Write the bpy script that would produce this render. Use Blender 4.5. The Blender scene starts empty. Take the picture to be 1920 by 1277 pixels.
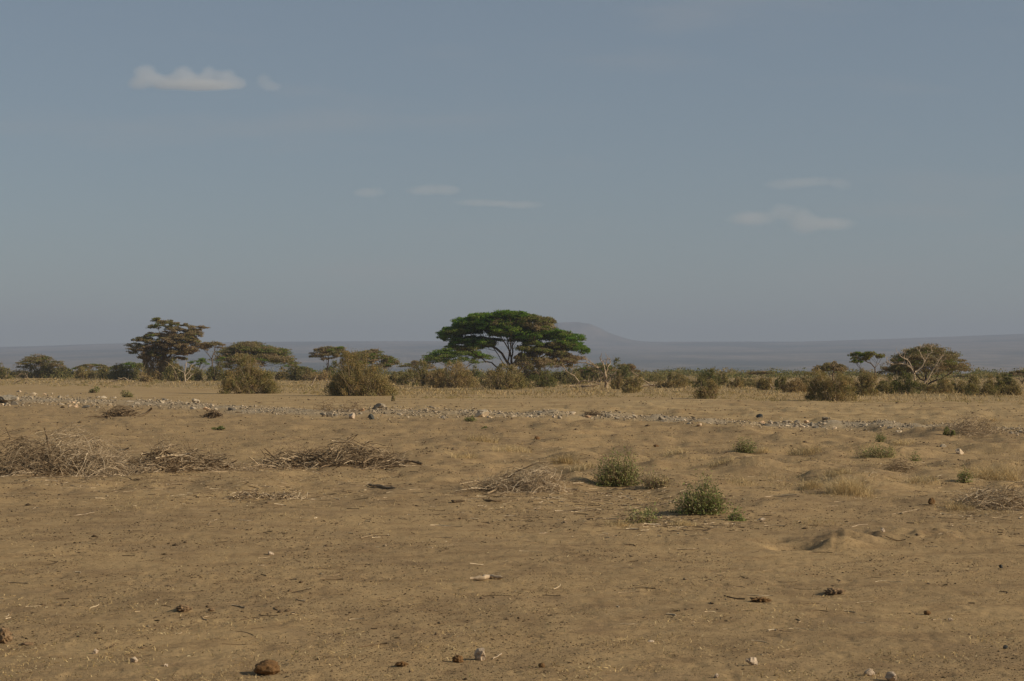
import bpy, math, random
import numpy as np
from mathutils import Vector, noise as mnoise
R = math.radians
scene = bpy.context.scene
col = scene.collection
rng = np.random.default_rng(7)
random.seed(7)

# ------------------------------------------------------------------ camera
F = 3583.0                       # focal length in photo pixels (photo 1920 wide)
CAM_H = 2.5
PITCH = math.atan(51.5 / F)      # true horizon at photo row 690
cam_d = bpy.data.cameras.new('camera')
cam = bpy.data.objects.new('camera', cam_d)
col.objects.link(cam)
cam.location = (0, 0, CAM_H)
cam.rotation_euler = (R(90) + PITCH, 0, 0)
cam_d.sensor_width = 36.0
cam_d.lens = 36.0 * F / 1920.0
cam_d.clip_start = 0.1
cam_d.clip_end = 90000.0
scene.camera = cam

# ------------------------------------------------------------------ sun, sky, exposure
SUN_EL, SUN_AZ = 27.0, 104.0     # azimuth clockwise from the view direction (+Y)
S = Vector((math.cos(R(SUN_EL)) * math.sin(R(SUN_AZ)), math.cos(R(SUN_EL)) * math.cos(R(SUN_AZ)), math.sin(R(SUN_EL))))
sl = bpy.data.lights.new('sun', 'SUN')
sun = bpy.data.objects.new('sun', sl)
col.objects.link(sun)
sl.energy = 3.6
sl.angle = R(0.5)
sl.color = (1.0, 0.88, 0.69)
sun.rotation_euler = S.to_track_quat('Z', 'Y').to_euler()
scene.view_settings.view_transform = 'Standard'
scene.view_settings.look = 'None'
scene.view_settings.exposure = 0.40
scene.view_settings.gamma = 1.0

world = bpy.data.worlds.new('World')
scene.world = world
world.use_nodes = True
wn, wl = world.node_tree.nodes, world.node_tree.links
wn.clear()
wo = wn.new('ShaderNodeOutputWorld')
bg = wn.new('ShaderNodeBackground')
sky = wn.new('ShaderNodeTexSky')
sky.sky_type = 'NISHITA'
sky.sun_disc = False
sky.sun_elevation = R(SUN_EL)
sky.sun_rotation = R(SUN_AZ)
sky.altitude = 1200
sky.air_density = 1.0
sky.dust_density = 0.9
sky.ozone_density = 1.0
bg.inputs['Strength'].default_value = 0.057
hs = wn.new('ShaderNodeHueSaturation')
hs.inputs['Saturation'].default_value = 1.0
wl.new(sky.outputs[0], hs.inputs['Color'])
# thin, very faint wisps of high cloud, in sky directions
tc = wn.new('ShaderNodeTexCoord')
mp = wn.new('ShaderNodeMapping')
mp.inputs['Scale'].default_value = (5, 5, 26)
wl.new(tc.outputs['Generated'], mp.inputs[0])
nz = wn.new('ShaderNodeTexNoise')
nz.inputs['Scale'].default_value = 1.4
nz.inputs['Detail'].default_value = 5
nz.inputs['Roughness'].default_value = 0.45
wl.new(mp.outputs[0], nz.inputs['Vector'])
mr = wn.new('ShaderNodeMapRange')
mr.interpolation_type = 'SMOOTHSTEP'
mr.inputs[1].default_value = 0.5
mr.inputs[2].default_value = 0.82
mr.inputs[3].default_value = 0.0
mr.inputs[4].default_value = 0.3
wl.new(nz.outputs[0], mr.inputs[0])
mx = wn.new('ShaderNodeMixRGB')
mx.inputs[2].default_value = (4.6, 4.5, 4.4, 1)
wl.new(mr.outputs[0], mx.inputs[0])
# dust in the air evens the sky out towards one pale grey blue
dm = wn.new('ShaderNodeMixRGB')
dm.inputs[0].default_value = 0.5
dm.inputs[2].default_value = (2.70, 3.25, 3.66, 1)
wl.new(hs.outputs[0], dm.inputs[1])
wl.new(dm.outputs[0], mx.inputs[1])
wl.new(mx.outputs[0], bg.inputs['Color'])
wl.new(bg.outputs[0], wo.inputs['Surface'])

# ------------------------------------------------------------------ noise and terrain
_P = np.random.default_rng(11).permutation(512)
_V = np.random.default_rng(12).random(512) * 2 - 1
def vnoise(x, y, s=0):
    xi, yi = np.floor(x).astype(np.int64), np.floor(y).astype(np.int64)
    fx, fy = x - xi, y - yi
    fx, fy = fx*fx*fx*(fx*(fx*6-15)+10), fy*fy*fy*(fy*(fy*6-15)+10)
    def h(a, b): return _V[_P[(_P[(a + s*37) & 511] + b) & 511]]
    return (h(xi, yi)*(1-fx) + h(xi+1, yi)*fx)*(1-fy) + (h(xi, yi+1)*(1-fx) + h(xi+1, yi+1)*fx)*fy
def fbm(x, y, o=4, s=0, g=0.5):
    t, a, n = 0, 1, 0
    for i in range(o):
        t = t + a*vnoise(x*2**i + 13.7*i, y*2**i + 7.1*i, s + i)
        n += a; a *= g
    return t/n
def ss(a, b, x):
    t = np.clip((x-a)/(b-a), 0, 1)
    return t*t*(3-2*t)

def ray(px, py):
    u, v = (px-960)/F, -(py-638.5)/F
    return np.array([u, math.cos(PITCH) - v*math.sin(PITCH), math.sin(PITCH) + v*math.cos(PITCH)])
def flat(px, py):
    d = ray(px, py)
    t = CAM_H / -d[2]
    return d[0]*t, d[1]*t

# rubble line across the plain, as points on the ground (found once from the photograph)
RUB = [(-80, 747), (0, 748), (150, 753), (300, 757), (480, 770), (620, 774), (760, 774), (900, 777), (1010, 780),
       (1130, 782), (1240, 789), (1400, 798), (1560, 799), (1700, 806), (1850, 808), (1990, 815)]
RUBW = np.array([flat(a, b) for a, b in RUB])
def rubble_dist(x, y):
    yl = np.interp(x, RUBW[:, 0], RUBW[:, 1])
    return (y - yl)
# coppice mounds and hummocks: (px, py, half width m, height m)
MOUNDS = []
def add_mound(px, py, w, h, l=1.0): 
    x, y = flat(px, py); MOUNDS.append((x, y, w, h, l))
for m in [(1150, 905, 1.0, .13, 1.3), (1315, 958, .9, .11, 1.2), (990, 915, 1.1, .10, 1.2), (1060, 865, 1.0, .12, 1.4), (1640, 852, 1.1, .20, 1.5),
          (1562, 1024, .36, .17, .9), (1588, 1014, .42, .15, 1.0), (1700, 1008, 1.1, .13, .9), (1770, 820, 1.2, .22, 1.4), (1500, 840, 1.1, .17, 1.6), (1500, 880, 1.0, .15, 1.3),
          (1580, 915, 1.0, .11, 1.2), (1850, 940, 1.2, .12, 1.0), (1880, 880, 1.2, .12, 1.3), (1700, 885, .8, .10, 1.3), (1400, 845, .8, .10, 1.5), (1830, 812, 1.4, .14, 1.5),
          (1250, 860, .8, .08, 1.4), (930, 820, 1.2, .12, 1.6), (1100, 805, 1.2, .11, 1.6), (860, 850, .9, .07, 1.5), (120, 880, 2.4, .18, 1.3), (380, 885, 1.5, .10, 1.2),
          (620, 870, 1.7, .14, 1.2), (340, 1147, .12, .05, 1), (1565, 1112, .16, .04, 1), (1440, 950, .7, .06, 1.2), (1380, 880, .9, .08, 1.3), (1330, 1010, .9, .04, 1),
          (560, 1075, 1.2, .03, 1), (1120, 985, .9, .05, 1), (1830, 1010, .8, .05, 1), (200, 960, 1.2, .04, 1), (900, 780, 2.0, .12, 1.4), (240, 790, 2.0, .1, 1.3)]:
    add_mound(*m)
PITS = [(*flat(1492, 1022), .34, .19, 1.1), (*flat(1622, 1014), .18, .10, 1.0), (*flat(1440, 1012), .30, .05, .9)]
CREST = ([0-400, 0, 240, 600, 900, 1200, 1500, 1640, 1920, 2400], [36, 38, 46, 50, 50, 49, 49, 53, 62, 70])
RC = 12000.0
def H(x, y, fine=True):
    x = np.asarray(x, float); y = np.asarray(y, float)
    r = np.hypot(x, y)
    az = 960 + F*x/np.maximum(np.abs(y), 1e-3)*np.sign(y + 1e-9)
    az = np.where(y > 0, np.clip(az, -400, 2400), np.where(x < 0, -400, 2400))
    ch = np.interp(az, CREST[0], CREST[1])/F*RC + CAM_H
    t = np.clip((r-4500)/(RC-4500), 0, 1)
    z = (ch+22)*t**1.05 - 22.0*ss(650, 2600, r)
    z = z + ss(1500, 4000, r)*(5*fbm(x/1500, y/2600, 3, 5) + 3.0*fbm(x/260, y/700, 3, 9))*(1 - .5*ss(9000, 12000, r))
    z = z - ss(RC, 15000, r)*120
    hx, hy = (1078-960)/F*11500, 11500
    sx = np.where(x > hx, 172, 250)
    z = z + 126*np.exp(-((x-hx)/sx)**2/2 - ((y-hy)/420)**2/2)*(1 + .06*fbm(x/60, y/90, 3, 21))
    # broad gentle undulation
    z = z + .05*fbm(x/14, y/14, 2, 31)*ss(12, 30, r)*(1 - ss(300, 700, r))
    mid = ss(30, 42, r)*(1 - ss(110, 170, r))
    z = z + mid*(.23*np.maximum(fbm(x/1.9, y/2.9, 3, 41), -.12)*(.6 + .6*ss(-4, 3, x)) + .06*fbm(x/.7, y/.8, 3, 42))
    rd = rubble_dist(x, y)
    z = z + .10*np.exp(-(rd/4.0)**2)*ss(40, 60, r)*(1-ss(250, 300, r))
    for (mx_, my_, w, h, l) in MOUNDS:
        k = np.nonzero((np.abs(x-mx_) < 2.6*w) & (np.abs(y-my_) < 2.6*w*l))
        if len(k[0]) == 0: continue
        q = ((x[k]-mx_)/w)**2 + ((y[k]-my_)/(w*l))**2
        z[k] += h*np.exp(-q)*(1 + .5*fbm(x[k]/.3, y[k]/.3, 3, 51))
    for (mx_, my_, w, h, l) in PITS:
        k = np.nonzero((np.abs(x-mx_) < 2.6*w) & (np.abs(y-my_) < 2.6*w*l))
        if len(k[0]) == 0: continue
        q = ((x[k]-mx_)/w)**2 + ((y[k]-my_)/(w*l))**2
        z[k] -= h*np.exp(-q**1.6)
    if fine:
        z = z + (1-ss(45, 80, r))*.016*fbm(x/.55, y/.6, 3, 61) 
        z = z + (1-ss(30, 50, r))*(.0065*fbm(x/.13, y/.16, 3, 62)) - (1-ss(30, 50, r))*.012*np.maximum(fbm(x/.22, y/.26, 2, 63) - .35, 0)*2
    return z
def hz(x, y): return float(H(np.array([x]), np.array([y]))[0])
def G(px, py):
    d = ray(px, py); t = CAM_H / -d[2]
    z = 0
    for _ in range(6):
        z = float(H(np.array([d[0]*t]), np.array([d[1]*t]), False)[0])
        t = .5*t + .5*(CAM_H - z) / -d[2]
    x, y = d[0]*t, d[1]*t
    return x, y, hz(x, y)

# ------------------------------------------------------------------ helpers
def tag(o, label=None, cat=None, group=None, kind=None):
    if label: o['label'] = label
    if cat: o['category'] = cat
    if group: o['group'] = group
    if kind: o['kind'] = kind
    return o
def empty(name, loc, rz=0.0):
    o = bpy.data.objects.new(name, None); col.objects.link(o)
    o.location = loc; o.rotation_euler = (0, 0, rz)
    o.empty_display_size = 0.2
    return o
def mesh_np(name, V, Fq, mat, parent=None, tint=None, smooth=False, link=True):
    V = np.asarray(V, np.float32); Fq = np.asarray(Fq, np.int32)
    k = Fq.shape[1]
    me = bpy.data.meshes.new(name)
    me.vertices.add(len(V)); me.vertices.foreach_set('co', V.ravel())
    me.loops.add(Fq.size); me.loops.foreach_set('vertex_index', Fq.ravel())
    me.polygons.add(len(Fq))
    me.polygons.foreach_set('loop_start', np.arange(0, Fq.size, k, dtype=np.int32))
    if smooth: me.polygons.foreach_set('use_smooth', np.ones(len(Fq), bool))
    me.update(calc_edges=True)
    if tint is not None:
        a = me.attributes.new('tint', 'FLOAT', 'FACE'); a.data.foreach_set('value', np.asarray(tint, np.float32))
    me.materials.append(mat)
    o = bpy.data.objects.new(name, me)
    if link: col.objects.link(o)
    if parent: o.parent = parent
    return o
class MB:
    def __init__(s): s.v = []; s.f = []; s.t = []; s.n = 0
    def add(s, V, Fq, t=0.5):
        V = np.asarray(V, np.float32); Fq = np.asarray(Fq, np.int32)
        s.v.append(V); s.f.append(Fq + s.n); s.n += len(V)
        s.t.append(np.full(len(Fq), t, np.float32) if np.isscalar(t) else np.asarray(t, np.float32))
    def tube(s, P, r, k=5, t=0.5):
        P = np.asarray(P, float); r = np.broadcast_to(np.asarray(r, float), (len(P),))
        T = np.gradient(P, axis=0); T /= np.linalg.norm(T, axis=1)[:, None] + 1e-9
        ref = np.array([0.13, 0.21, 1.0]) if abs(T[:, 2].mean()) < .7 else np.array([1.0, .17, .1])
        A = np.cross(T, ref); A /= np.linalg.norm(A, axis=1)[:, None] + 1e-9
        B = np.cross(T, A)
        an = np.arange(k)*2*math.pi/k
        ring = P[:, None, :] + r[:, None, None]*(np.cos(an)[None, :, None]*A[:, None, :] + np.sin(an)[None, :, None]*B[:, None, :])
        V = ring.reshape(-1, 3); n = len(P)
        i = np.arange(n-1)[:, None]*k; j = np.arange(k)[None, :]; jn = (j+1) % k
        Fq = np.stack([i+j, i+jn, i+k+jn, i+k+j], -1).reshape(-1, 4)
        cap = []
        if k >= 4:
            cap = [[0, 1, 2, 3], [len(V)-k, len(V)-k+3, len(V)-k+2, len(V)-k+1]] if k == 4 else [[0, 1, 2, k-1], [2, 3, k-2, k-1]] if k > 5 else [[0, 1, 2, 3], [0, 3, 4, 0]][:1]
            Fq = np.vstack([Fq, np.array(cap, int)])
        s.add(V, Fq, t)
    def build(s, name, mat, parent=None, smooth=False):
        return mesh_np(name, np.vstack(s.v), np.vstack(s.f), mat, parent, np.concatenate(s.t), smooth)
def leaves(C, size, flat_=0.5, aspect=1.8, gen=rng):
    """one small quad per centre, random orientation; flat_ pulls normals upward"""
    n = len(C)
    N = gen.normal(size=(n, 3)); N[:, 2] = np.abs(N[:, 2]) + flat_*2.0
    N /= np.linalg.norm(N, axis=1)[:, None]
    A = np.cross(N, gen.normal(size=(n, 3))); A /= np.linalg.norm(A, axis=1)[:, None] + 1e-9
    B = np.cross(N, A)
    sz = (size*(0.55 + .9*gen.random(n)))[:, None] if np.isscalar(size) else size[:, None]
    a, b = A*sz*.5, B*sz*.5/aspect
    V = np.stack([C-a, C-b*.9+a*.15, C+a, C+b*.9-a*.1], 1).reshape(-1, 3)
    return V, np.arange(4*n).reshape(n, 4)

# ------------------------------------------------------------------ materials
def mat(name, build):
    m = bpy.data.materials.new(name); m.use_nodes = True
    n, l = m.node_tree.nodes, m.node_tree.links; n.clear()
    build(n, l, n.new('ShaderNodeOutputMaterial')); return m
def ramp(n, l, src, stops, interp='LINEAR'):
    r = n.new('ShaderNodeValToRGB'); r.color_ramp.interpolation = interp
    e = r.color_ramp.elements
    while len(e) < len(stops): e.new(0.5)
    for el, (p, c) in zip(e, stops): el.position = p; el.color = (*c, 1) if len(c) == 3 else c
    l.new(src, r.inputs[0]); return r.outputs[0]
def noise(n, l, scale, detail=4, rough=.55, vec=None, dist=0.0):
    t = n.new('ShaderNodeTexNoise'); t.inputs['Scale'].default_value = scale; t.inputs['Detail'].default_value = detail
    t.inputs['Roughness'].default_value = rough; t.inputs['Distortion'].default_value = dist
    if vec is not None: l.new(vec, t.inputs['Vector'])
    return t.outputs[0]
def attr(n, name):
    a = n.new('ShaderNodeAttribute'); a.attribute_name = name; return a.outputs['Fac']
def mixc(n, l, fac, a, b, mode='MIX'):
    m = n.new('ShaderNodeMixRGB'); m.blend_type = mode
    for i, v in ((0, fac), (1, a), (2, b)):
        if isinstance(v, (int, float)): m.inputs[i].default_value = v
        elif isinstance(v, tuple): m.inputs[i].default_value = (*v, 1)
        else: l.new(v, m.inputs[i])
    return m.outputs[0]
def mrange(n, l, src, a, b, c=0.0, d=1.0):
    m = n.new('ShaderNodeMapRange'); m.interpolation_type = 'SMOOTHSTEP'
    for i, v in enumerate((a, b, c, d)): m.inputs[i+1].default_value = v
    l.new(src, m.inputs[0]); return m.outputs[0]
def math_(n, l, op, a, b):
    m = n.new('ShaderNodeMath'); m.operation = op
    for i, v in ((0, a), (1, b)):
        if isinstance(v, (int, float)): m.inputs[i].default_value = v
        else: l.new(v, m.inputs[i])
    return m.outputs[0]
def pos(n): return n.new('ShaderNodeNewGeometry').outputs['Position']

def foliage_mat(name, stops, transl=.28, nscale=1.2):
    def b(n, l, out):
        base = ramp(n, l, attr(n, 'tint'), stops)
        nn = noise(n, l, nscale, 3, .6, pos(n))
        c = mixc(n, l, mrange(n, l, nn, .35, .68, .0, .55), base, mixc(n, l, 1.0, base, (1.5, 1.3, .95), 'MULTIPLY'))
        d = n.new('ShaderNodeBsdfDiffuse'); t = n.new('ShaderNodeBsdfTranslucent'); m = n.new('ShaderNodeMixShader')
        l.new(c, d.inputs[0]); l.new(c, t.inputs[0]); m.inputs[0].default_value = transl
        l.new(d.outputs[0], m.inputs[1]); l.new(t.outputs[0], m.inputs[2]); l.new(m.outputs[0], out.inputs[0])
    return mat(name, b)
M_ACACIA = foliage_mat('acacia foliage', [(0, (.105, .200, .026)), (.3, (.145, .190, .040)), (.6, (.205, .175, .080)), (1, (.31, .235, .145))], .36)
M_BUSH = foliage_mat('bush foliage', [(0, (.075, .105, .030)), (.35, (.160, .158, .060)), (.65, (.255, .212, .092)), (1, (.345, .252, .128))])
M_SHRUB = foliage_mat('green shrub foliage', [(0, (.15, .19, .065)), (.5, (.27, .27, .12)), (1, (.42, .34, .20))], nscale=9)
M_STRAW = foliage_mat('dry grass', [(0, (.15, .12, .055)), (.4, (.30, .22, .115)), (.8, (.46, .36, .20)), (1, (.60, .49, .30))], .2, nscale=3)
M_GREENGRASS = foliage_mat('green grass', [(0, (.10, .13, .05)), (1, (.22, .21, .10))], .2, nscale=5)

def wood_mat(name, stops, scale=6.0, bump=.4):
    def b(n, l, out):
        base = ramp(n, l, attr(n, 'tint'), stops)
        nn = noise(n, l, scale, 5, .65, pos(n), .5)
        c = mixc(n, l, mrange(n, l, nn, .3, .7), mixc(n, l, 1.0, base, (.6, .56, .5), 'MULTIPLY'), mixc(n, l, 1.0, base, (1.2, 1.15, 1.1), 'MULTIPLY'))
        p = n.new('ShaderNodeBsdfPrincipled'); p.inputs['Roughness'].default_value = .9; p.inputs['Specular IOR Level'].default_value = .15
        l.new(c, p.inputs['Base Color'])
        bp = n.new('ShaderNodeBump'); bp.inputs['Strength'].default_value = bump; bp.inputs['Distance'].default_value = .02
        l.new(nn, bp.inputs['Height']); l.new(bp.outputs[0], p.inputs['Normal'])
        l.new(p.outputs[0], out.inputs[0])
    return mat(name, b)
M_BARK = wood_mat('acacia bark', [(0, (.075, .055, .038)), (1, (.24, .18, .12))], 2.0)
M_DEAD = wood_mat('bleached dead wood', [(0, (.22, .16, .10)), (.5, (.40, .31, .21)), (1, (.62, .52, .40))], 5)
M_STICK = wood_mat('dry sticks', [(0, (.085, .060, .038)), (.35, (.23, .165, .10)), (.7, (.47, .365, .24)), (1, (.72, .60, .43))], 14)

def rock_mat(name, stops, scale=7.0, rnd=True):
    def b(n, l, out):
        if rnd:
            oi = n.new('ShaderNodeObjectInfo'); src = oi.outputs['Random']
        else: src = attr(n, 'tint')
        base = ramp(n, l, src, stops)
        nn = noise(n, l, scale, 6, .65, pos(n))
        c = mixc(n, l, mrange(n, l, nn, .3, .7), mixc(n, l, 1.0, base, (.62, .60, .58), 'MULTIPLY'), mixc(n, l, 1.0, base, (1.2, 1.17, 1.12), 'MULTIPLY'))
        p = n.new('ShaderNodeBsdfPrincipled'); p.inputs['Roughness'].default_value = .92; p.inputs['Specular IOR Level'].default_value = .15
        l.new(c, p.inputs['Base Color'])
        bp = n.new('ShaderNodeBump'); bp.inputs['Strength'].default_value = .7; bp.inputs['Distance'].default_value = .03
        l.new(nn, bp.inputs['Height']); l.new(bp.outputs[0], p.inputs['Normal'])
        l.new(p.outputs[0], out.inputs[0])
    return mat(name, b)
M_ROCK = rock_mat('rubble rock', [(0, (.15, .13, .105)), (.3, (.36, .30, .22)), (.6, (.56, .46, .33)), (.9, (.58, .45, .31)), (1, (.58, .35, .19))])
M_ROCKBIT = rock_mat('rubble chips', [(0, (.14, .115, .085)), (.5, (.36, .29, .20)), (1, (.56, .45, .32))], rnd=False)
M_PALEROCK = rock_mat('pale pinkish rock', [(0, (.50, .39, .28)), (1, (.60, .48, .36))], 30)
M_GREYROCK = rock_mat('grey rock', [(0, (.24, .21, .17)), (1, (.30, .26, .20))], 9)
M_DARKROCK = rock_mat('dark rock', [(0, (.06, .065, .06)), (1, (.09, .09, .085))], 25)
M_DUNG = rock_mat('brown fibrous dung', [(0, (.17, .095, .042)), (1, (.20, .115, .05))], 28)
M_CLOD = rock_mat('soil clods', [(0, (.05, .036, .022)), (.5, (.15, .10, .058)), (.85, (.25, .18, .11)), (1, (.40, .32, .21))], 30, rnd=False)
M_CLODBIG = rock_mat('loose soil lump', [(0, (.25, .165, .095)), (1, (.28, .19, .11))], 22)

def ground_build(n, l, out):
    P = pos(n)
    far, rub, straw = attr(n, 'far'), attr(n, 'rubble'), attr(n, 'straw')
    tone = attr(n, 'tone')
    big = noise(n, l, .22, 4, .55, P)
    medn = noise(n, l, 1.7, 6, .62, P)
    fine = noise(n, l, 14, 6, .7, P)
    vfine = noise(n, l, 60, 4, .7, P)
    near_c = mixc(n, l, mrange(n, l, big, .38, .62), (.276, .186, .095), (.360, .243, .120))
    near_c = mixc(n, l, mrange(n, l, medn, .36, .66, 0, .55), near_c, (.392, .275, .142))
    near_c = mixc(n, l, mrange(n, l, medn, .50, .34, 0, .45), near_c, (.21, .136, .073))
    blot = noise(n, l, .75, 5, .6, P, .6)
    near_c = mixc(n, l, mrange(n, l, blot, .50, .70, 0, .4), near_c, (.215, .145, .085))
    near_c = mixc(n, l, mrange(n, l, fine, .50, .32, 0, .65), near_c, (.135, .090, .048))
    near_c = mixc(n, l, mrange(n, l, vfine, .56, .72, 0, .45), near_c, (.46, .34, .19))
    # sandy yellow plain beyond
    far_c = mixc(n, l, mrange(n, l, big, .35, .65), (.362, .252, .128), (.412, .292, .150))
    st = n.new('ShaderNodeMapping'); st.inputs['Scale'].default_value = (.28, .85, 1); l.new(P, st.inputs[0])
    sn = noise(n, l, .55, 6, .65, st.outputs[0])
    far_c = mixc(n, l, mrange(n, l, sn, .54, .40, 0, .75), far_c, (.28, .185, .090))
    far_c = mixc(n, l, mrange(n, l, sn, .56, .70, 0, .6), far_c, (.455, .335, .17))
    far_c = mixc(n, l, mrange(n, l, fine, .50, .32, 0, .35), far_c, (.22, .145, .075))
    c = mixc(n, l, tone, near_c, far_c)
    rb = mixc(n, l, mrange(n, l, fine, .4, .62), (.26, .20, .13), (.44, .35, .235))
    c = mixc(n, l, rub, c, rb)
    sc = mixc(n, l, mrange(n, l, noise(n, l, 1.1, 5, .65, P), .35, .65), (.215, .15, .072), (.36, .265, .135))
    c = mixc(n, l, straw, c, sc)
    # distant bush country: patches of scrub and pale grass
    m2 = n.new('ShaderNodeMapping'); m2.inputs['Scale'].default_value = (.0011, .0006, 0); l.new(P, m2.inputs[0])
    fn = noise(n, l, 1.0, 7, .62, m2.outputs[0])
    m3 = n.new('ShaderNodeMapping'); m3.inputs['Scale'].default_value = (.011, .0045, 0); l.new(P, m3.inputs[0])
    fn2 = noise(n, l, 1.0, 5, .7, m3.outputs[0])
    fc = mixc(n, l, mrange(n, l, fn, .40, .58), (.075, .08, .07), (.23, .19, .155))
    fc = mixc(n, l, mrange(n, l, fn2, .40, .62, 0, .6), fc, (.10, .10, .08))
    c = mixc(n, l, far, c, fc)
    p = n.new('ShaderNodeBsdfPrincipled'); p.inputs['Roughness'].default_value = .97; p.inputs['Specular IOR Level'].default_value = .05
    l.new(c, p.inputs['Base Color'])
    hsum = math_(n, l, 'ADD', math_(n, l, 'MULTIPLY', fine, .034), math_(n, l, 'MULTIPLY', vfine, .012))
    hsum = math_(n, l, 'ADD', hsum, math_(n, l, 'MULTIPLY', medn, .025))
    vo = n.new('ShaderNodeTexVoronoi'); vo.feature = 'SMOOTH_F1'; vo.inputs['Scale'].default_value = 4.5; l.new(P, vo.inputs['Vector'])
    dimple = math_(n, l, 'MULTIPLY', mrange(n, l, vo.outputs['Distance'], .10, .38), mrange(n, l, noise(n, l, .5, 3, .5, P), .45, .6))
    hsum = math_(n, l, 'ADD', hsum, math_(n, l, 'MULTIPLY', dimple, .022))
    bp = n.new('ShaderNodeBump'); bp.inputs['Strength'].default_value = .55; bp.inputs['Distance'].default_value = 1.0
    l.new(hsum, bp.inputs['Height']); l.new(bp.outputs[0], p.inputs['Normal'])
    l.new(p.outputs[0], out.inputs[0])
M_GROUND = mat('dry savanna soil', ground_build)

# ------------------------------------------------------------------ ground sheet
def build_ground():
    a_in = np.arange(-18.5, 18.5001, .04)
    a_out = np.concatenate([np.arange(-180, -18.6, 3.4), a_in, np.arange(18.9, 180, 3.4)])
    az = np.radians(a_out)
    rows = [0.0, 1.2, 2.5, 4, 6, 8, 9.5, 11, 12, 12.7, 13.2]
    py = np.arange(340, 4.5, -.8)
    rows += list(CAM_H*F/1920*1024/py)
    r = rows[-1]
    while r < 15000: r *= 1.013; rows.append(r)
    rr = np.array(rows)
    A, RR = np.meshgrid(az, rr)
    X, Y = RR*np.sin(A), RR*np.cos(A)
    Z = H(X.ravel(), Y.ravel()).reshape(X.shape)
    V = np.stack([X, Y, Z], -1).reshape(-1, 3)
    nr, nc = X.shape
    i = np.arange(nr-1)[:, None]*nc; j = np.arange(nc)[None, :]; jn = (j+1) % nc
    Fq = np.stack([i+j, i+jn, i+nc+jn, i+nc+j], -1).reshape(-1, 4)
    o = mesh_np('ground', V, Fq, M_GROUND, smooth=True)
    me = o.data
    x, y = V[:, 0], V[:, 1]; rad = np.hypot(x, y)
    def put(nm, val):
        a = me.attributes.new(nm, 'FLOAT', 'POINT'); a.data.foreach_set('value', np.clip(val, 0, 1).astype(np.float32))
    put('far', ss(550, 1300, rad))
    rd = rubble_dist(x, y)
    wid = np.interp(x, RUBW[:, 0], np.linspace(11, 3.5, len(RUBW)))
    n1 = fbm(x/2.5, y/4, 3, 71)
    put('rubble', np.exp(-np.abs((rd + 1.0*n1)/(wid*.62))**2.5)*(.75 + .8*n1))
    n2 = fbm(x/5, y/12, 4, 73)
    edge = np.interp(960 + F*x/np.maximum(y, 1), [0, 400, 600, 800, 1300, 1450, 1920], [300, 240, 200, 170, 185, 160, 150])
    put('straw', ss(-.25, .35, n2 + .9*ss(-40, 60, rad-edge) - .45)*ss(-30, 30, rad-edge)*.85)
    put('tone', ss(-.3, .3, (rd+3)/10*.5 + .5*fbm(x/9, y/14, 3, 77)))
    return tag(o, kind='structure')
build_ground()

# ------------------------------------------------------------------ trees
def skeleton(base, fork, targets, seg=.7, bal=.65, trunk_lean=0.0, gen=rng, jitter=.10):
    nodes = [np.array(base, float)]; par = [-1]; plen = [0.0]
    n = max(3, int((fork[2]-base[2])/seg))
    for i in range(1, n+1):
        t = i/n
        p = np.array(base)*(1-t) + np.array(fork)*t + np.array([gen.normal()*jitter*.5, gen.normal()*jitter*.5, 0])
        nodes.append(p); par.append(len(nodes)-2); plen.append(plen[-1] + np.linalg.norm(nodes[-1]-nodes[-2]))
    nt = len(nodes)
    fk = np.array(fork)
    order = np.argsort([np.linalg.norm(t-fk) for t in targets])
    # a few long main limbs first
    far_ = list(order[-len(order)//3:]); gen.shuffle(far_)
    seq = far_[:9] + [o for o in order if o not in set(far_[:9])]
    ends = []
    for q in seq:
        t = np.asarray(targets[q]); N = np.array(nodes)
        d = np.linalg.norm(N - t, axis=1)
        below = np.maximum(N[:, 2] - t[2], 0)
        cost = d + bal*np.array(plen) + 1.8*below
        cost[:max(1, nt-3)] += 50
        j = int(np.argmin(cost))
        a = N[j]; L = d[j]
        k = max(1, int(L/seg))
        v = t - a
        for i in range(1, k+1):
            s = i/k
            p = a + v*s
            p = p + np.array([0, 0, 1])*(.08*L*math.sin(math.pi*s**.8)*(.5 if v[2] < 0 else .25)) * (1 if L > 2 else .3)
            if i < k: p = p + gen.normal(size=3)*jitter
            nodes.append(p); par.append(j if i == 1 else len(nodes)-2)
            pp = par[-1]; plen.append(plen[pp] + np.linalg.norm(p - nodes[pp]))
        ends.append(len(nodes)-1)
    return nodes, par, ends
def limbs(mb, nodes, par, r_tip, r_base, expo=2.4, k=6, t=.5, rmin=None, tvar=.25, gen=rng):
    n = len(nodes)
    ch = [[] for _ in range(n)]
    for i, p in enumerate(par):
        if p >= 0: ch[p].append(i)
    w = np.zeros(n)
    for i in range(n-1, -1, -1):
        w[i] = max(1.0, sum(w[c] for c in ch[i]))
    r = r_tip*w**(1/expo)
    r = r_tip + (r - r_tip)*(r_base-r_tip)/max(r[0]-r_tip, 1e-6)
    done = set()
    starts = [0]
    while starts:
        s = starts.pop()
        chain = [s] if par[s] < 0 else [par[s], s]
        c = s
        while ch[c]:
            nx = max(ch[c], key=lambda q: w[q])
            starts += [q for q in ch[c] if q != nx]
            chain.append(nx); c = nx
        if len(chain) < 2: continue
        rad = [r[q] for q in chain]
        if par[s] >= 0: rad[0] = rad[1]
        rad = np.array(rad)
        if par[s] < 0: rad[0] *= 1.5
        kk = k if rad.max() > r_base*.25 else 4
        mb.tube([nodes[q] for q in chain], rad, kk, float(np.clip(t + gen.normal()*tvar, 0, 1)))
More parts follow.
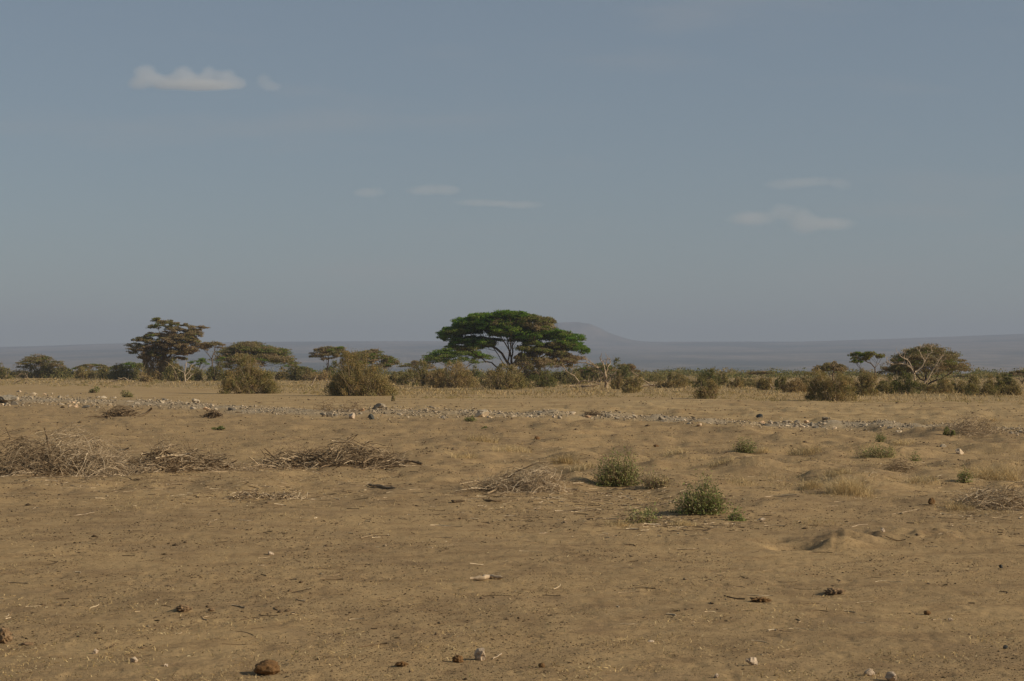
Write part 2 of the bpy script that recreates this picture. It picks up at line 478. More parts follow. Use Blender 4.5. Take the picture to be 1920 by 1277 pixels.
def crown_leaves(tips, tints, n_each, rad, thick, size, flat_=.8, gen=rng, aspect=1.7):
    tips = np.asarray(tips); k = len(tips)
    reps = gen.poisson(n_each*(.4 + 1.2*gen.random(k)))
    idx = np.repeat(np.arange(k), reps)
    u = gen.normal(size=(len(idx), 3)); u /= np.linalg.norm(u, axis=1)[:, None]
    u *= gen.random((len(idx), 1))**.45
    rr = (rad*(.6 + .8*gen.random(k)))[idx]
    C = tips[idx] + u*np.stack([rr, rr, np.full(len(idx), thick)*(.7+.6*gen.random(k)[idx])], 1)
    C[:, 2] += .10*rr*gen.random(len(idx))
    V, Fq = leaves(C, size, flat_, aspect, gen)
    tt = np.clip(np.asarray(tints)[idx] + (gen.normal(size=k)*.14)[idx] + gen.normal(size=len(idx))*.12, 0, 1)
    return V, Fq, tt

def pads_to_targets(pads, per_m2=.55, gen=rng):
    T, C = [], []
    for (x, y, z, rx, ry, rz, c) in pads:
        n = max(2, int(per_m2*math.pi*rx*ry))
        cc = np.clip(c + gen.normal()*.06, 0, 1)
        for _ in range(n):
            a, q = gen.random()*2*math.pi, math.sqrt(gen.random())
            T.append(np.array([x + rx*q*math.cos(a), y + ry*q*math.sin(a), z + rz*(1.1-2.0*q*q) + gen.normal()*rz*.45]))
            C.append(np.clip(cc + gen.normal()*.08, 0, 1))
    return T, C
def make_tree(name, label, cat, loc, pads, fork_h, r_base, leaf=.26, n_each=38, rad=.85, thick=.22, group=None, seed=1,
              per_m2=.55, bal=.65, bark=.35, fork_dx=0.0, jitter=.10, foliage=M_ACACIA, seg=.7):
    g = np.random.default_rng(seed)
    root = empty(name, loc); tag(root, label, cat, group)
    T, C = pads_to_targets(pads, per_m2, g)
    sub = [T[q] - np.array([0, 0, .15]) for q in g.permutation(len(T))[:max(24, int(len(T)*(.22 if r_base > .5 else .16)))]]
    nodes, par, ends = skeleton((0, 0, -.25), (fork_dx, 0, fork_h), sub, seg=seg, bal=bal, gen=g, jitter=jitter)
    mb = MB(); limbs(mb, nodes, par, .016, r_base*.78, 2.0, 7, bark, gen=g)
    mb.build('trunk', M_BARK, root, True)
    V, Fq, tt = crown_leaves(T, C, n_each*4.2, rad*1.15, thick*1.7, leaf*1.1, flat_=.15, gen=g)
    mesh_np('crown', V, Fq, foliage, root, tt)
    return root
def spot(px, d):
    x = (px-960)/F*d
    return (x, d, float(H(np.array([x]), np.array([d]))[0]))
def pads_from_photo(rows, cx, base_y, half, d, sc, ox, oy, depth=.8, reps=3, seed=3, yoff=0):
    """rows of (zx, zy, rx, rz, tint) read off an enlargement with scale sc and origin ox, oy"""
    g = np.random.default_rng(seed); m = d/F; out = []
    for (zx, zy, rx, rz, c) in rows:
        x = (ox + zx/sc - cx)*m; z = (base_y - (oy + zy/sc))*m
        R_ = half*m
        ch = math.sqrt(max(.06, 1-(x/R_)**2))*R_*depth
        for k in range(reps):
            y = ((k+.5)/reps*2-1)*ch*.75 + g.normal()*ch*.12
            out.append((x + g.normal()*.25, y + yoff, z + (g.normal()*.36 - .02*abs(y)), rx/sc*m*(.85+.3*g.random()), max(rx/sc*m*.9, ch*.28), rz/sc*m*.75, c))
    return out
def dome_pads(Rx, Htop, drop, n, c0, c1, seed, ry=None, thick=.12, under=.2, skew=0.0, pr=.26):
    g = np.random.default_rng(seed); ry = ry or Rx*.85; out = []
    for i in range(n):
        a = g.random()*2*math.pi; q = math.sqrt((i+.5)/n)*.88
        x, y = Rx*q*math.cos(a), ry*q*math.sin(a)
        z = Htop - drop*q**2.0 - (g.random()**2)*under*Htop - skew*x
        p = Rx*pr*(.7+.6*g.random())
        out.append((x, y, z - p*thick, p, p*.9, p*thick, c0 + (c1-c0)*g.random()))
    return out

GACT = 'umbrella acacias along the tree line'
# the big green umbrella acacia
D0 = 350.0
BIG = [(600,200,120,22,.05),(700,180,110,20,.05),(760,170,120,22,.1),(880,160,120,22,.08),(1000,148,130,20,.05),(1090,165,80,20,.3),(1180,195,110,26,.5),(1300,225,95,28,.62),(1360,240,45,18,.7),
 (900,200,110,22,.3),(1080,235,120,18,.65),(540,225,80,20,.05),(440,285,90,20,.1),(360,345,45,16,.05),(420,320,70,18,.25),(500,300,80,18,.3),(600,315,110,16,.08),(720,255,120,22,.05),
 (820,265,130,24,.03),(980,290,130,20,.03),(1080,315,110,16,.03),(500,385,60,18,.05),(620,370,90,16,.1),(730,385,80,14,.3),(1180,330,100,20,.08),(1230,270,100,16,.65),(1300,345,110,25,.1),
 (1430,315,90,25,.12),(1520,355,80,22,.08),(1610,385,65,25,.04),(1650,440,60,28,.04),(1700,500,45,16,.04),(1480,410,110,24,.3),(1370,440,120,22,.55),(1560,460,90,22,.4),(1620,560,70,18,.85),
 (1540,580,60,12,.9),(1450,520,120,22,.8),(1250,480,120,20,.62),(1150,540,110,20,.7),(1390,590,110,14,.85),(455,432,40,12,.12),(530,448,50,8,.5),(850,330,70,12,.2),(960,342,70,10,.25),(1060,355,70,12,.2),(1150,375,60,12,.3),(690,425,60,10,.3),(620,420,60,12,.15),(800,395,50,9,.35),(560,470,60,8,.4),(1220,420,60,12,.3),(1130,430,50,9,.5),(900,225,90,16,.1),(700,215,90,14,.08)]
X0, B0 = 957, 714
make_tree('acacia_tree', 'big green flat topped umbrella acacia with brown patches, the largest tree in the line', 'tree', spot(X0, D0),
          pads_from_photo(BIG, X0, B0, 145, D0, 5.05, 760, 560, reps=4), 2.6, .62, leaf=.25, n_each=20, rad=.68, thick=.17, seed=5, per_m2=1.0, bal=.6, bark=.8, seg=.9, jitter=.14)
# dry brown acacia under its right side
LOW = [(1150,600,120,22,.85),(1250,560,110,20,.8),(1350,600,100,18,.9),(1080,590,70,18,.75),(1200,630,110,16,.7),(1320,640,80,14,.8),(1440,620,60,14,.9),(1120,550,80,16,.6)]
make_tree('acacia_tree', 'dry brown low acacia tucked under the right side of the big green umbrella acacia', 'tree', spot(1022, 342),
          pads_from_photo(LOW, 1022, 715, 46, 342, 5.05, 760, 560, reps=3, seed=8), 1.4, .25, leaf=.22, n_each=15, rad=.6, seed=6, per_m2=.6, bark=.6)
# tall layered brown acacia at left
TALL = [(1185,92,35,8,.55),(1165,130,35,10,.5),(1270,108,70,12,.75),(1410,140,45,12,.85),(1330,165,60,14,.8),(1490,165,55,12,.85),(1440,180,70,12,.8),(1150,185,65,14,.75),(1270,200,70,14,.85),(1400,210,90,14,.85),
 (1060,225,60,16,.7),(1150,240,60,12,.75),(1290,240,90,13,.9),(1440,240,70,13,.75),(1020,270,45,14,.7),(995,318,35,12,.55),(1090,295,60,15,.75),(1240,275,80,13,.8),(1380,290,90,16,.85),(1150,340,70,13,.7),
 (1065,350,25,12,.7),(1300,325,90,13,.85),(1420,330,60,10,.85),(1500,275,55,12,.8),(1200,310,80,14,.8)]
D1 = 400.0
tall = make_tree('acacia_tree', 'tall ragged brown acacia in layered tiers with dry creepers, leftmost high tree', 'tree', spot(300, D1),
          pads_from_photo(TALL, 300, 712, 74, D1, 4, 0, 580, reps=4, seed=11, depth=.75), 2.6, .48, leaf=.24, n_each=20, rad=.62, thick=.13, seed=12, per_m2=.9, bal=.6, bark=.4)
# dry creeper curtains hanging from it
def curtain():
    g = np.random.default_rng(44); mb = MB()
    C = []; T = []
    for (cx, w, top, bot) in [(-6.6*.42, .9, 6.4, .3), (-.3, 1.1, 6.8, .2), (.9, .9, 6.0, .6), (-1.6, .8, 5.2, .2), (2.2, 1.3, 4.3, .3), (3.4, 1.1, 3.4, .2)]:
        for k in range(2600 if w > .8 else 1500):
            z = bot + (top-bot)*g.random()
            ww = w*(.5+.5*math.sin(2.2*z+cx)*.4+.3)
            a = g.random()*6.283; q = math.sqrt(g.random())
            C.append((cx + ww*q*math.cos(a) + .15*math.sin(3*z), -.8 + ww*q*math.sin(a)*1.2, z)); T.append(.72+.2*g.random())
    V, Fq = leaves(np.array(C), .30, -.35, 2.6, g)
    o = mesh_np('dry_creeper', V, Fq, M_BUSH, tall, T)
    o['label'] = 'dry brown creepers hanging in curtains round the trunk'
curtain()
# the other acacias: (px, distance, R m, top px above base row, ...)
def um(px, d, px0, px1, topy, basey, drop, n, c0, c1, seed, label, fork=.42, r=.25, under=.12, skew=0, per=.55, ne=20, bark=.4, leaf=.24, group=None, pr=.26):
    m = d/F; n = int(n*1.5)
    Rx = (px1-px0)/2*m
    cx = (px0+px1)/2
    Ht = (basey-topy)*m
    pads = dome_pads(Rx*.98, Ht, drop*Ht, n, c0, c1, seed, under=under, skew=skew, pr=pr)
    dx = (cx-px)*m
    pads = [(a+dx, b, z, c, e, f, g) for (a, b, z, c, e, f, g) in pads]
    return make_tree('acacia_tree', label, 'tree', spot(px, d), pads, Ht*fork, r, leaf=leaf, n_each=ne, rad=Rx*.10+.25, thick=.15, seed=seed+100, per_m2=per, bark=bark, group=group)
um(398, 390, 372, 418, 641, 713, .10, 14, .75, .95, 21, 'slender brown acacia with bare curved trunk, right beside the tall ragged acacia', fork=.55, r=.16)
um(468, 410, 396, 560, 641, 711, .55, 60, .3, .85, 22, 'wide low domed acacia, green below and rusty on top, behind the pale left thicket', fork=.35, r=.3, under=.28, skew=.05)
um(612, 380, 578, 668, 648, 713, .32, 34, .6, .85, 23, 'thin grey brown acacia with pale forked trunk, left behind the middle thicket', fork=.45, r=.22, bark=.95, per=.5)
um(705, 385, 640, 748, 655, 713, .50, 48, .35, .95, 24, 'rounded green and brown acacia showing right behind the middle thicket', fork=.35, under=.25)
um(862, 380, 797, 922, 649, 713, .42, 40, .12, .4, 25, 'low dark green umbrella acacia left behind the biggest tree', fork=.45, under=.2)
um(76, 470, 25, 122, 666, 709, .55, 26, .6, .85, 26, 'far thin brown umbrella acacia near the left edge above green bushes', fork=.45, per=.42, under=.08)
um(172, 470, 140, 205, 682, 709, .4, 16, .6, .8, 27, 'small far brown acacia between the left green bushes', fork=.5, per=.4, under=.08)
um(245, 480, 205, 282, 681, 710, .45, 22, .15, .5, 28, 'small far dark green acacia left of the tall ragged acacia', fork=.4, per=.5)
um(372, 520, 352, 395, 673, 709, .4, 14, .1, .3, 29, 'small far green acacia crown under the slender brown acacia', fork=.4, per=.4)
um(568, 520, 545, 592, 690, 709, .45, 12, .3, .6, 30, 'tiny far acacia between the two big thickets', fork=.4, per=.4)
um(782, 500, 745, 818, 679, 710, .45, 20, .65, .9, 31, 'far brown acacia left of the low dark green umbrella acacia', fork=.45, per=.45)
um(1125, 330, 1076, 1165, 679, 716, .45, 24, .45, .7, 32, 'grey low domed acacia behind the forked dead stump', fork=.35, per=.6, under=.25)
um(1175, 360, 1150, 1200, 683, 715, .5, 14, .6, .85, 33, 'small brown drooping acacia right of the forked dead stump', fork=.4, per=.5)
um(1205, 520, 1190, 1228, 704, 709, .1, 8, .6, .8, 34, 'tiny far flat acacia above the fallen trunk', fork=.5, per=.4, r=.12)
um(1432, 420, 1400, 1458, 698, 712, .15, 14, .7, .9, 35, 'far thin flat brown acacia left of the orange brown thicket', fork=.4, per=.45, r=.16, under=.03)
um(1562, 260, 1524, 1596, 681, 724, .32, 20, .6, .85, 36, 'low brown acacia peeking above the orange brown thicket', fork=.45, per=.7)
um(1640, 250, 1592, 1662, 660, 724, .05, 10, .25, .7, 37, 'two tiered green acacia with thin kinked trunk above the right thicket', fork=.55, r=.13, per=1.0, under=.35, pr=.3)
um(1735, 235, 1662, 1816, 648, 728, .55, 52, .6, .85, 38, 'broad domed brown acacia on the right, behind the white dead tree', fork=.28, r=.28, per=1.15, under=.32, ne=18, leaf=.17)
um(1678, 240, 1646, 1712, 682, 727, .35, 16, .6, .85, 39, 'low brown acacia left of the broad domed brown acacia', fork=.45, r=.14, per=.9, leaf=.17)
um(1815, 420, 1788, 1836, 704, 713, .3, 10, .7, .9, 40, 'tiny far brown acacia at the foot of the right broad acacia', fork=.3, per=.4, r=.12)
um(1918, 300, 1890, 1948, 695, 720, .35, 14, .7, .85, 41, 'small brown acacia cut by the right edge', fork=.45, per=.7, r=.14)

# ------------------------------------------------------------------ dead trees
def dead_tree(name, label, loc, limbs_px, m, r0, seed, cat='dead tree', yd=.6, twigs=14, tone=.75, rz=0):
    """limbs_px: list of polylines in photo pixels relative to base (dx right, dy up), each with start and end radius"""
    g = np.random.default_rng(seed)
    root = empty(name, loc); tag(root, label, cat)
    mb = MB(); tw = mb
    for i, (pts, ra, rb) in enumerate(limbs_px):
        q0 = g.normal()*yd if i else 0
        P = np.array([(a*m, 0, b*m) for a, b in pts], float)
        t = np.linspace(0, 1, len(P)); tt = np.linspace(0, 1, len(P)*4)
        Q = np.stack([np.interp(tt, t, P[:, k]) for k in range(3)], 1)
        for _ in range(2): Q[1:-1] = (Q[:-2] + 2*Q[1:-1] + Q[2:])/4
        Q[:, 1] += q0*tt
        Q[1:-1] += g.normal(size=Q[1:-1].shape)*ra*.18
        mb.tube(Q, np.linspace(ra, rb, len(Q))*.78, 6, float(np.clip(tone*.8 + g.normal()*.12, 0, 1)))
        for _ in range(twigs if i else twigs//3):
            s = g.integers(len(Q)//3, len(Q)); p = Q[s]
            L = m*(4 + 9*g.random()); d = g.normal(size=3); d[2] = abs(d[2])*.8; d /= np.linalg.norm(d)
            K = np.array([p + d*L*u + np.array([0, 0, .15*L*u*u]) + g.normal(size=3)*.03*L for u in (0, .35, .7, 1)])
            tw.tube(K, np.linspace(rb*.7, rb*.25, 4), 4, float(np.clip(tone-.1 + g.normal()*.12, 0, 1)))
    mb.build('trunk', M_DEAD, root, True)
    return root
m2 = 215/F
dead_tree('dead_tree', 'white leafless dead tree with crooked branches in front of the broad brown acacia', spot(1726, 215), [
    ([(0,0),(8,14),(16,24),(26,44),(40,62)], .17, .06), ([(-2,0),(-9,16),(-12,32),(-18,44),(-30,50),(-50,48)], .14, .05),
    ([(-16,42),(-24,56),(-38,62),(-46,72)], .07, .03), ([(-10,34),(2,42),(8,54),(2,64),(-4,76),(8,82)], .08, .03), ([(8,54),(14,66),(22,72),(18,84)], .06, .025),
    ([(16,26),(30,34),(34,50),(48,60)], .07, .03), ([(-30,50),(-32,66),(-28,76)], .05, .025), ([(-50,48),(-62,52),(-66,60)], .045, .02), ([(-12,22),(-34,18),(-50,20),(-62,14)], .05, .02),
    ([(30,46),(34,58),(44,68)], .05, .02)], m2, .2, 71, twigs=14, tone=.9)
m3 = 238/F
dead_tree('dead_tree', 'forked bleached dead stump with raised bare branches beside the low grey acacia', spot(1138, 238), [
    ([(0,-2),(-2,14),(-4,26)], .34, .24), ([(-4,24),(-14,34),(-24,42),(-38,47),(-50,48)], .17, .07), ([(-4,24),(-4,38),(-10,50),(-14,56)], .12, .05),
    ([(-4,26),(2,36),(-2,46),(2,56)], .11, .04), ([(2,40),(8,48),(4,56),(-2,52)], .07, .03), ([(0,8),(8,22),(14,26)], .12, .05), ([(-20,40),(-32,50),(-44,56)], .07, .03)], m3, .3, 72, twigs=8, tone=.6)
dead_tree('fallen_tree', 'fallen bleached trunk lying on the grass left of the forked dead stump', spot(1108, 236), [
    ([(-40,4),(-20,2),(0,4),(18,8)], .16, .11), ([(-30,6),(-14,14),(0,12),(16,8)], .12, .06), ([(-20,8),(-30,22),(-44,30),(-54,46)], .11, .04), ([(-18,4),(-22,-8),(-30,-14)], .16, .1)], m3, .3, 73, cat='fallen tree', twigs=9, tone=.5)
dead_tree('fallen_tree', 'long dark fallen trunk with a slanting bare branch, right of the forked dead stump', spot(1222, 245), [
    ([(-18,2),(0,5),(14,3),(22,2)], .2, .14), ([(-4,6),(-18,16),(-36,28)], .12, .06), ([(22,0),(22,8)], .14, .08)], 245/F, .3, 74, cat='fallen tree', twigs=8, tone=.35)
dead_tree('dead_tree', 'white bare forked branches standing among bushes under the slender brown acacia', spot(350, 330), [
    ([(-2,0),(-4,14),(-2,28),(0,38)], .17, .07), ([(-3,12),(6,22),(8,30),(12,34)], .10, .045), ([(-4,18),(-16,24),(-28,32)], .09, .04), ([(0,4),(6,10),(10,16)], .09, .05)], 330/F, .2, 75, twigs=5, tone=.85)
dead_tree('dead_tree', 'short leaning bleached snag left of the middle thicket', spot(583, 250), [
    ([(0,2),(6,12),(11,22)], .14, .08), ([(14,-2),(28,0),(34,10)], .12, .07)], 250/F, .2, 76, twigs=3, tone=.8)
dead_tree('dead_tree', 'pale forked snag between the middle thicket and the brown centre bush', spot(776, 280), [
    ([(8,0),(4,14),(-4,22)], .12, .05), ([(4,0),(-8,10),(-12,24)], .09, .04), ([(10,0),(16,10)], .07, .04)], 280/F, .2, 77, twigs=5, tone=.7)
dead_tree('fallen_log', 'pale log on the grass between the two thickets in front of the big acacia', spot(900, 250), [
    ([(-10,-4),(0,0),(12,1)], .16, .12)], 250/F, .2, 78, cat='log', twigs=2, tone=.7)
dead_tree('dead_branch', 'bare grey branches lying at the left edge below the green bushes', spot(40, 300), [
    ([(-18,-2),(-4,6),(8,12)], .13, .05), ([(-6,4),(-10,14),(-2,18)], .08, .04), ([(6,-6),(12,4),(14,18)], .12, .05)], 300/F, .2, 79, cat='branch', twigs=8, tone=.5)
dead_tree('dead_branch', 'pale forked branch sticking up left of the orange brown thicket', spot(1446, 215), [
    ([(0,-4),(1,6),(-3,12)], .12, .06), ([(1,0),(6,8)], .08, .04)], 215/F, .2, 80, cat='branch', twigs=3, tone=.7)
dead_tree('fallen_log', 'bleached twisted log on open ground at the foot of the tall ragged acacia', spot(232, 350), [
    ([(-26,0),(-10,3),(2,8),(10,1)], .15, .08), ([(2,7),(8,3),(14,0)], .08, .04)], 350/F, .2, 81, cat='log', twigs=4, tone=.6)

# ------------------------------------------------------------------ bushes
def bush(px, by, w, h, c0, c1, label, seed, cat='bush', name='bush', mat_=M_BUSH, dens=1.0, lumps=6, d=None, twig=.5, leaf=None, group=None, tops=None):
    g = np.random.default_rng(seed)
    if d is None: x, y, z = G(px, by)
    else: x, y, z = spot(px, d)
    m = y/F
    W, Hh = w*m/2, h*m
    root = empty(name, (x, y, z)); tag(root, label, cat, group)
    # overlapping mounds make an uneven outline
    if tops is None:
        tops = []
        for i in range(lumps):
            a = g.random()*6.283; q = g.random()**.6*.88
            tops.append((W*q*math.cos(a), W*.8*q*math.sin(a), Hh*(1 - .5*q)*(.72+.33*g.random()) if i else Hh, W*(.28+.22*g.random())))
    else:
        tops = [(a*m, (g.random()-.5)*W, b*m, r*m) for a, b, r in tops]
    nclump = int((26 + 26*len(tops))*1.7)
    lf = leaf or max(.055, m*2.2)
    CC, CT, CR = [], [], []
    for k in range(nclump):
        tx, ty, th, tr = tops[g.integers(len(tops))]
        a = g.random()*6.283; q = g.random()**.33; zf = g.random()**.8
        rr = tr*(1.0 + .18*math.sin(zf*3.1) - .62*zf**2.4)*q*(1 + .45*mnoise.noise((math.cos(a)*1.6+seed, math.sin(a)*1.6, zf*3)))
        CC.append((tx + rr*math.cos(a), ty + rr*math.sin(a), max(.06, zf*th*.93)))
        CT.append(np.clip(c0 + (c1-c0)*g.random() + .12*(math.sin(tx*3)+1)*.3, 0, 1)); CR.append(max(W, Hh*.6)*(.05+.09*g.random()))
    CC, CT, CR = np.array(CC), np.array(CT), np.array(CR)
    per = dens*2.3*(w*h)/nclump
    reps = g.poisson(np.clip(per*(.3+1.4*g.random(nclump)), 4, 420))
    idx = np.repeat(np.arange(nclump), reps)
    u = g.normal(size=(len(idx), 3))*.62
    C = CC[idx] + u*CR[idx][:, None]
    C[:, 2] = np.abs(C[:, 2])
    V, Fq = leaves(C, lf, -.25 if cat == 'thicket' else .05, 2.0, g)
    mesh_np('foliage', V, Fq, mat_, root, np.clip(CT[idx] + g.normal(size=len(idx))*.1, 0, 1))
    mb = MB(); ns = int(10 + 70*twig)
    for k in range(ns):
        tx, ty, th, tr = tops[g.integers(len(tops))]
        e = np.array([tx + g.normal()*tr*.75, ty + g.normal()*tr*.7, th*(.65 + .45*g.random())])
        b0 = np.array([tx*.5 + g.normal()*.12*W, ty*.5 + g.normal()*.1*W, -.05])
        mid = (b0+e)/2 + g.normal(size=3)*.1*Hh
        t = np.linspace(0, 1, 7)[:, None]
        P = (1-t)**2*b0 + 2*t*(1-t)*mid + t*t*e
        mb.tube(P, np.linspace(m*.42, m*.13, 7), 4, .3 + .5*g.random())
    mb.build('stems', M_STICK, root)
    return root
B = bush
# the thickets standing in front of the line
B(468, 738, 106, 80, .3, .85, 'large pale tangled thicket of olive and straw tones, left of the middle thicket', 201, cat='thicket', name='thicket', dens=1.5, twig=1.6,
  tops=[(-22,78,20),(-6,74,20),(-36,46,18),(12,50,20),(30,40,18),(-10,50,30),(-30,30,22),(40,22,12),(4,66,18)])
B(674, 742, 124, 88, .4, .9, 'largest tangled brown thicket in front of the tree line, in the middle left', 202, cat='thicket', name='thicket', dens=1.5, twig=1.7,
  tops=[(-14,88,26),(6,84,24),(-36,40,24),(-44,24,20),(28,58,24),(42,34,20),(0,60,34),(52,16,12),(-16,66,26)])
B(852, 727, 84, 52, .6, .95, 'rusty brown bushy thicket left of the big acacia trunk', 203, cat='thicket', name='thicket', dens=1.4, twig=1.1, tops=[(-2,52,20),(-22,34,18),(20,34,20),(8,46,20),(-32,20,12),(34,20,10)])
B(945, 730, 88, 52, .35, .85, 'olive brown thicket right in front of the big acacia trunk', 204, cat='thicket', name='thicket', dens=1.4, twig=1.0, tops=[(-26,36,18),(-4,50,18),(16,44,18),(30,26,16),(4,34,28)])
B(1014, 726, 64, 32, .1, .45, 'dense green bush right of the thicket under the big acacia', 205, dens=1.5, twig=.3)
B(1072, 721, 46, 26, .3, .6, 'olive bush between the big acacia and the fallen bleached trunk', 206, dens=1.3)
B(1336, 748, 62, 38, .45, .95, 'round orange brown bush alone on the grass, front of the right of centre gap', 207, dens=1.6, twig=.9)
B(1562, 752, 92, 64, .35, .95, 'big orange brown and green thicket on the right, nearest to the rubble line', 208, cat='thicket', name='thicket', dens=1.6, twig=1.0,
  tops=[(-26,62,18),(-10,56,18),(10,56,20),(26,50,18),(-14,34,28),(20,30,24),(-34,38,12)])
B(1626, 742, 56, 54, .4, .9, 'brown green bush touching the right side of the big right thicket', 209, dens=1.4)
# left row
ROW = [(10,711,44,34,.1,.4,'dark green bush cut by the left edge'),(60,709,40,22,.4,.75,'low olive bush below the far thin umbrella acacia'),(88,709,28,27,.2,.45,'upright green bush, third from the left edge'),
 (111,709,32,28,.1,.4,'round dark green bush right of the far thin umbrella acacia'),(136,709,22,16,.2,.5,'small low green bush in the left row gap'),(160,711,36,24,.35,.6,'olive bush under the small far brown acacia'),
 (188,711,34,21,.4,.7,'pale olive bush right of the small far brown acacia'),(206,711,24,14,.5,.8,'low straw coloured bush at the end of the left olive bushes'),(236,712,44,28,.15,.5,'green bush before the small far dark green acacia'),
 (262,713,30,24,.3,.6,'olive bush touching the tall ragged acacia on its left'),(283,716,36,18,.6,.9,'low brown brush at the foot of the tall ragged acacia'),(318,714,30,22,.3,.65,'olive bush right of the tall ragged trunk'),
 (338,715,34,30,.25,.6,'green bush left of the white bare forked branches'),(369,714,34,28,.1,.4,'dark green round bush right of the white bare branches'),(402,714,40,30,.25,.55,'green bush left of the pale tangled thicket'),
 (528,712,30,26,.3,.6,'olive bush right behind the pale tangled thicket'),(551,714,36,26,.35,.65,'yellowish green bush right of the pale tangled thicket'),(573,712,26,16,.3,.7,'low bush behind the leaning snag'),
 (593,714,28,18,.6,.9,'low rusty bush around the leaning snag'),(622,713,34,28,.2,.5,'green bush under the thin grey brown acacia'),(735,719,30,26,.2,.5,'dark green bush right of the largest thicket'),
 (756,722,36,22,.4,.7,'low olive bush left of the pale forked snag'),(792,724,44,34,.3,.65,'olive green bush behind the pale forked snag'),(815,726,30,28,.5,.8,'brown bush touching the rusty thicket on its left'),
 (894,718,34,26,.1,.35,'dark green bush deep between the two centre thickets'),(1006,716,30,34,.25,.55,'tall olive bush behind the dense green bush'),(1050,716,30,22,.3,.6,'far olive bush under the right tip of the big acacia'),
 (1098,716,34,22,.2,.5,'green bush behind the fallen bleached trunk'),(1148,730,32,30,.3,.6,'olive bush touching the forked dead stump'),(1162,716,30,34,.2,.5,'tall green bush in the grey low acacia'),
 (1180,732,34,32,.3,.7,'round olive bush left of the dark fallen trunk'),(1184,737,40,12,.6,.9,'low rusty brush before the round olive bush'),(1218,716,34,12,.3,.6,'low far bush behind the dark fallen trunk'),
 (1253,727,36,26,.3,.7,'round brown green bush right of the dark fallen trunk'),(1276,724,34,22,.4,.7,'pale olive bush right of the round brown green bush'),(1297,722,30,16,.3,.6,'low green bush left of the two headed bush'),
 (1318,728,40,36,.2,.7,'two headed green and brown bush behind the lone orange brown bush'),(1345,722,30,20,.3,.6,'low bush behind the lone orange brown bush'),(1377,727,28,25,.3,.6,'rounded dark olive bush right of the lone orange brown bush'),
 (1398,724,30,14,.4,.7,'low pale bush below the far thin flat acacia, left one'),(1420,726,32,18,.25,.55,'green bush below the far thin flat acacia'),(1440,731,34,26,.6,.95,'rusty bush behind the pale forked branch'),
 (1466,732,26,26,.2,.5,'green bush between the rusty bush and the straw coloured bush'),(1490,736,38,30,.6,.9,'straw coloured round bush left of the big right thicket'),(1510,733,26,32,.4,.7,'olive bush touching the big right thicket on its left'),
 (1656,738,30,30,.25,.55,'green bush between the two tiered acacia and the white dead tree'),(1674,737,28,30,.4,.7,'olive bush left of the darkest right bush'),(1702,739,28,36,.1,.35,'darkest green bush left of the white dead tree'),
 (1688,736,24,24,.35,.6,'low olive bush squeezed left of the darkest right bush'),(1724,734,26,20,.4,.75,'low brown bush at the foot of the white dead tree'),(1752,738,34,34,.35,.75,'brown green bush right of the white dead tree foot'),
 (1776,736,30,26,.25,.55,'green bush under the right side of the broad brown acacia'),(1794,737,24,20,.4,.7,'small olive bush at the end of the broad brown acacia'),(1806,737,28,26,.3,.55,'green bush right of the small olive bush under the broad acacia'),
 (1829,741,38,32,.4,.8,'rounded brown bush in the right bush row'),(1852,739,26,46,.3,.6,'tallest spiky green bush near the right edge'),(1870,740,36,36,.35,.75,'brown green bush right of the tallest spiky bush'),
 (1893,739,26,32,.25,.5,'green bush second from the right edge'),(1914,741,30,30,.35,.6,'olive bush cut by the right edge')]
for i, (px, by, w, h, c0, c1, lb) in enumerate(ROW):
    dc = (.16, -.12, .0, .22, -.05)[i % 5]; c0, c1 = max(0, c0+dc), min(1, c1+dc)
    px += ((i*37) % 17 - 8)*.9 if px > 600 else 0
    B(px, by, w*(1.35 if px > 1200 else 1.25)*(.75 + .7*((i*5) % 7)/6), h*(.86 if px > 1200 else 1)*(.95 + .55*((i*7) % 5)/4), c0, c1, lb, 300+i, dens=1.4, lumps=5, twig=.35)
def far_scrub():
    g = np.random.default_rng(390); C, T, Z_ = [], [], []
    for k in range(560):
        d = 430 + 500*g.random()**1.3; px = -80 + 2080*g.random()
        if k > 545: px = 1180 + 800*g.random(); d = 300 + 160*g.random()
        x = (px-960)/F*d; z = hz(x, d)
        w_ = 1.6 + 2.6*g.random(); h_ = 1.2 + 1.9*g.random()**1.5; c = .15 + .6*g.random(); n = 110
        u = g.normal(size=(n, 3)); u /= np.linalg.norm(u, axis=1)[:, None]; u *= g.random((n, 1))**.4
        C.append(np.stack([x + u[:, 0]*w_, d + u[:, 1]*w_, z + np.abs(u[:, 2])*h_], 1)); T.append(np.clip(c + g.normal(size=n)*.1, 0, 1)); Z_.append(np.full(n, .4*d/430))
    V, Fq = leaves(np.vstack(C), np.concatenate(Z_)*(.6+.8*g.random(560*110)), .05, 1.8, g)
    tag(mesh_np('distant_scrub', V, Fq, M_BUSH, None, np.concatenate(T)), 'far low scrub merging into one band behind the tree line', 'scrub', kind='stuff')
far_scrub()
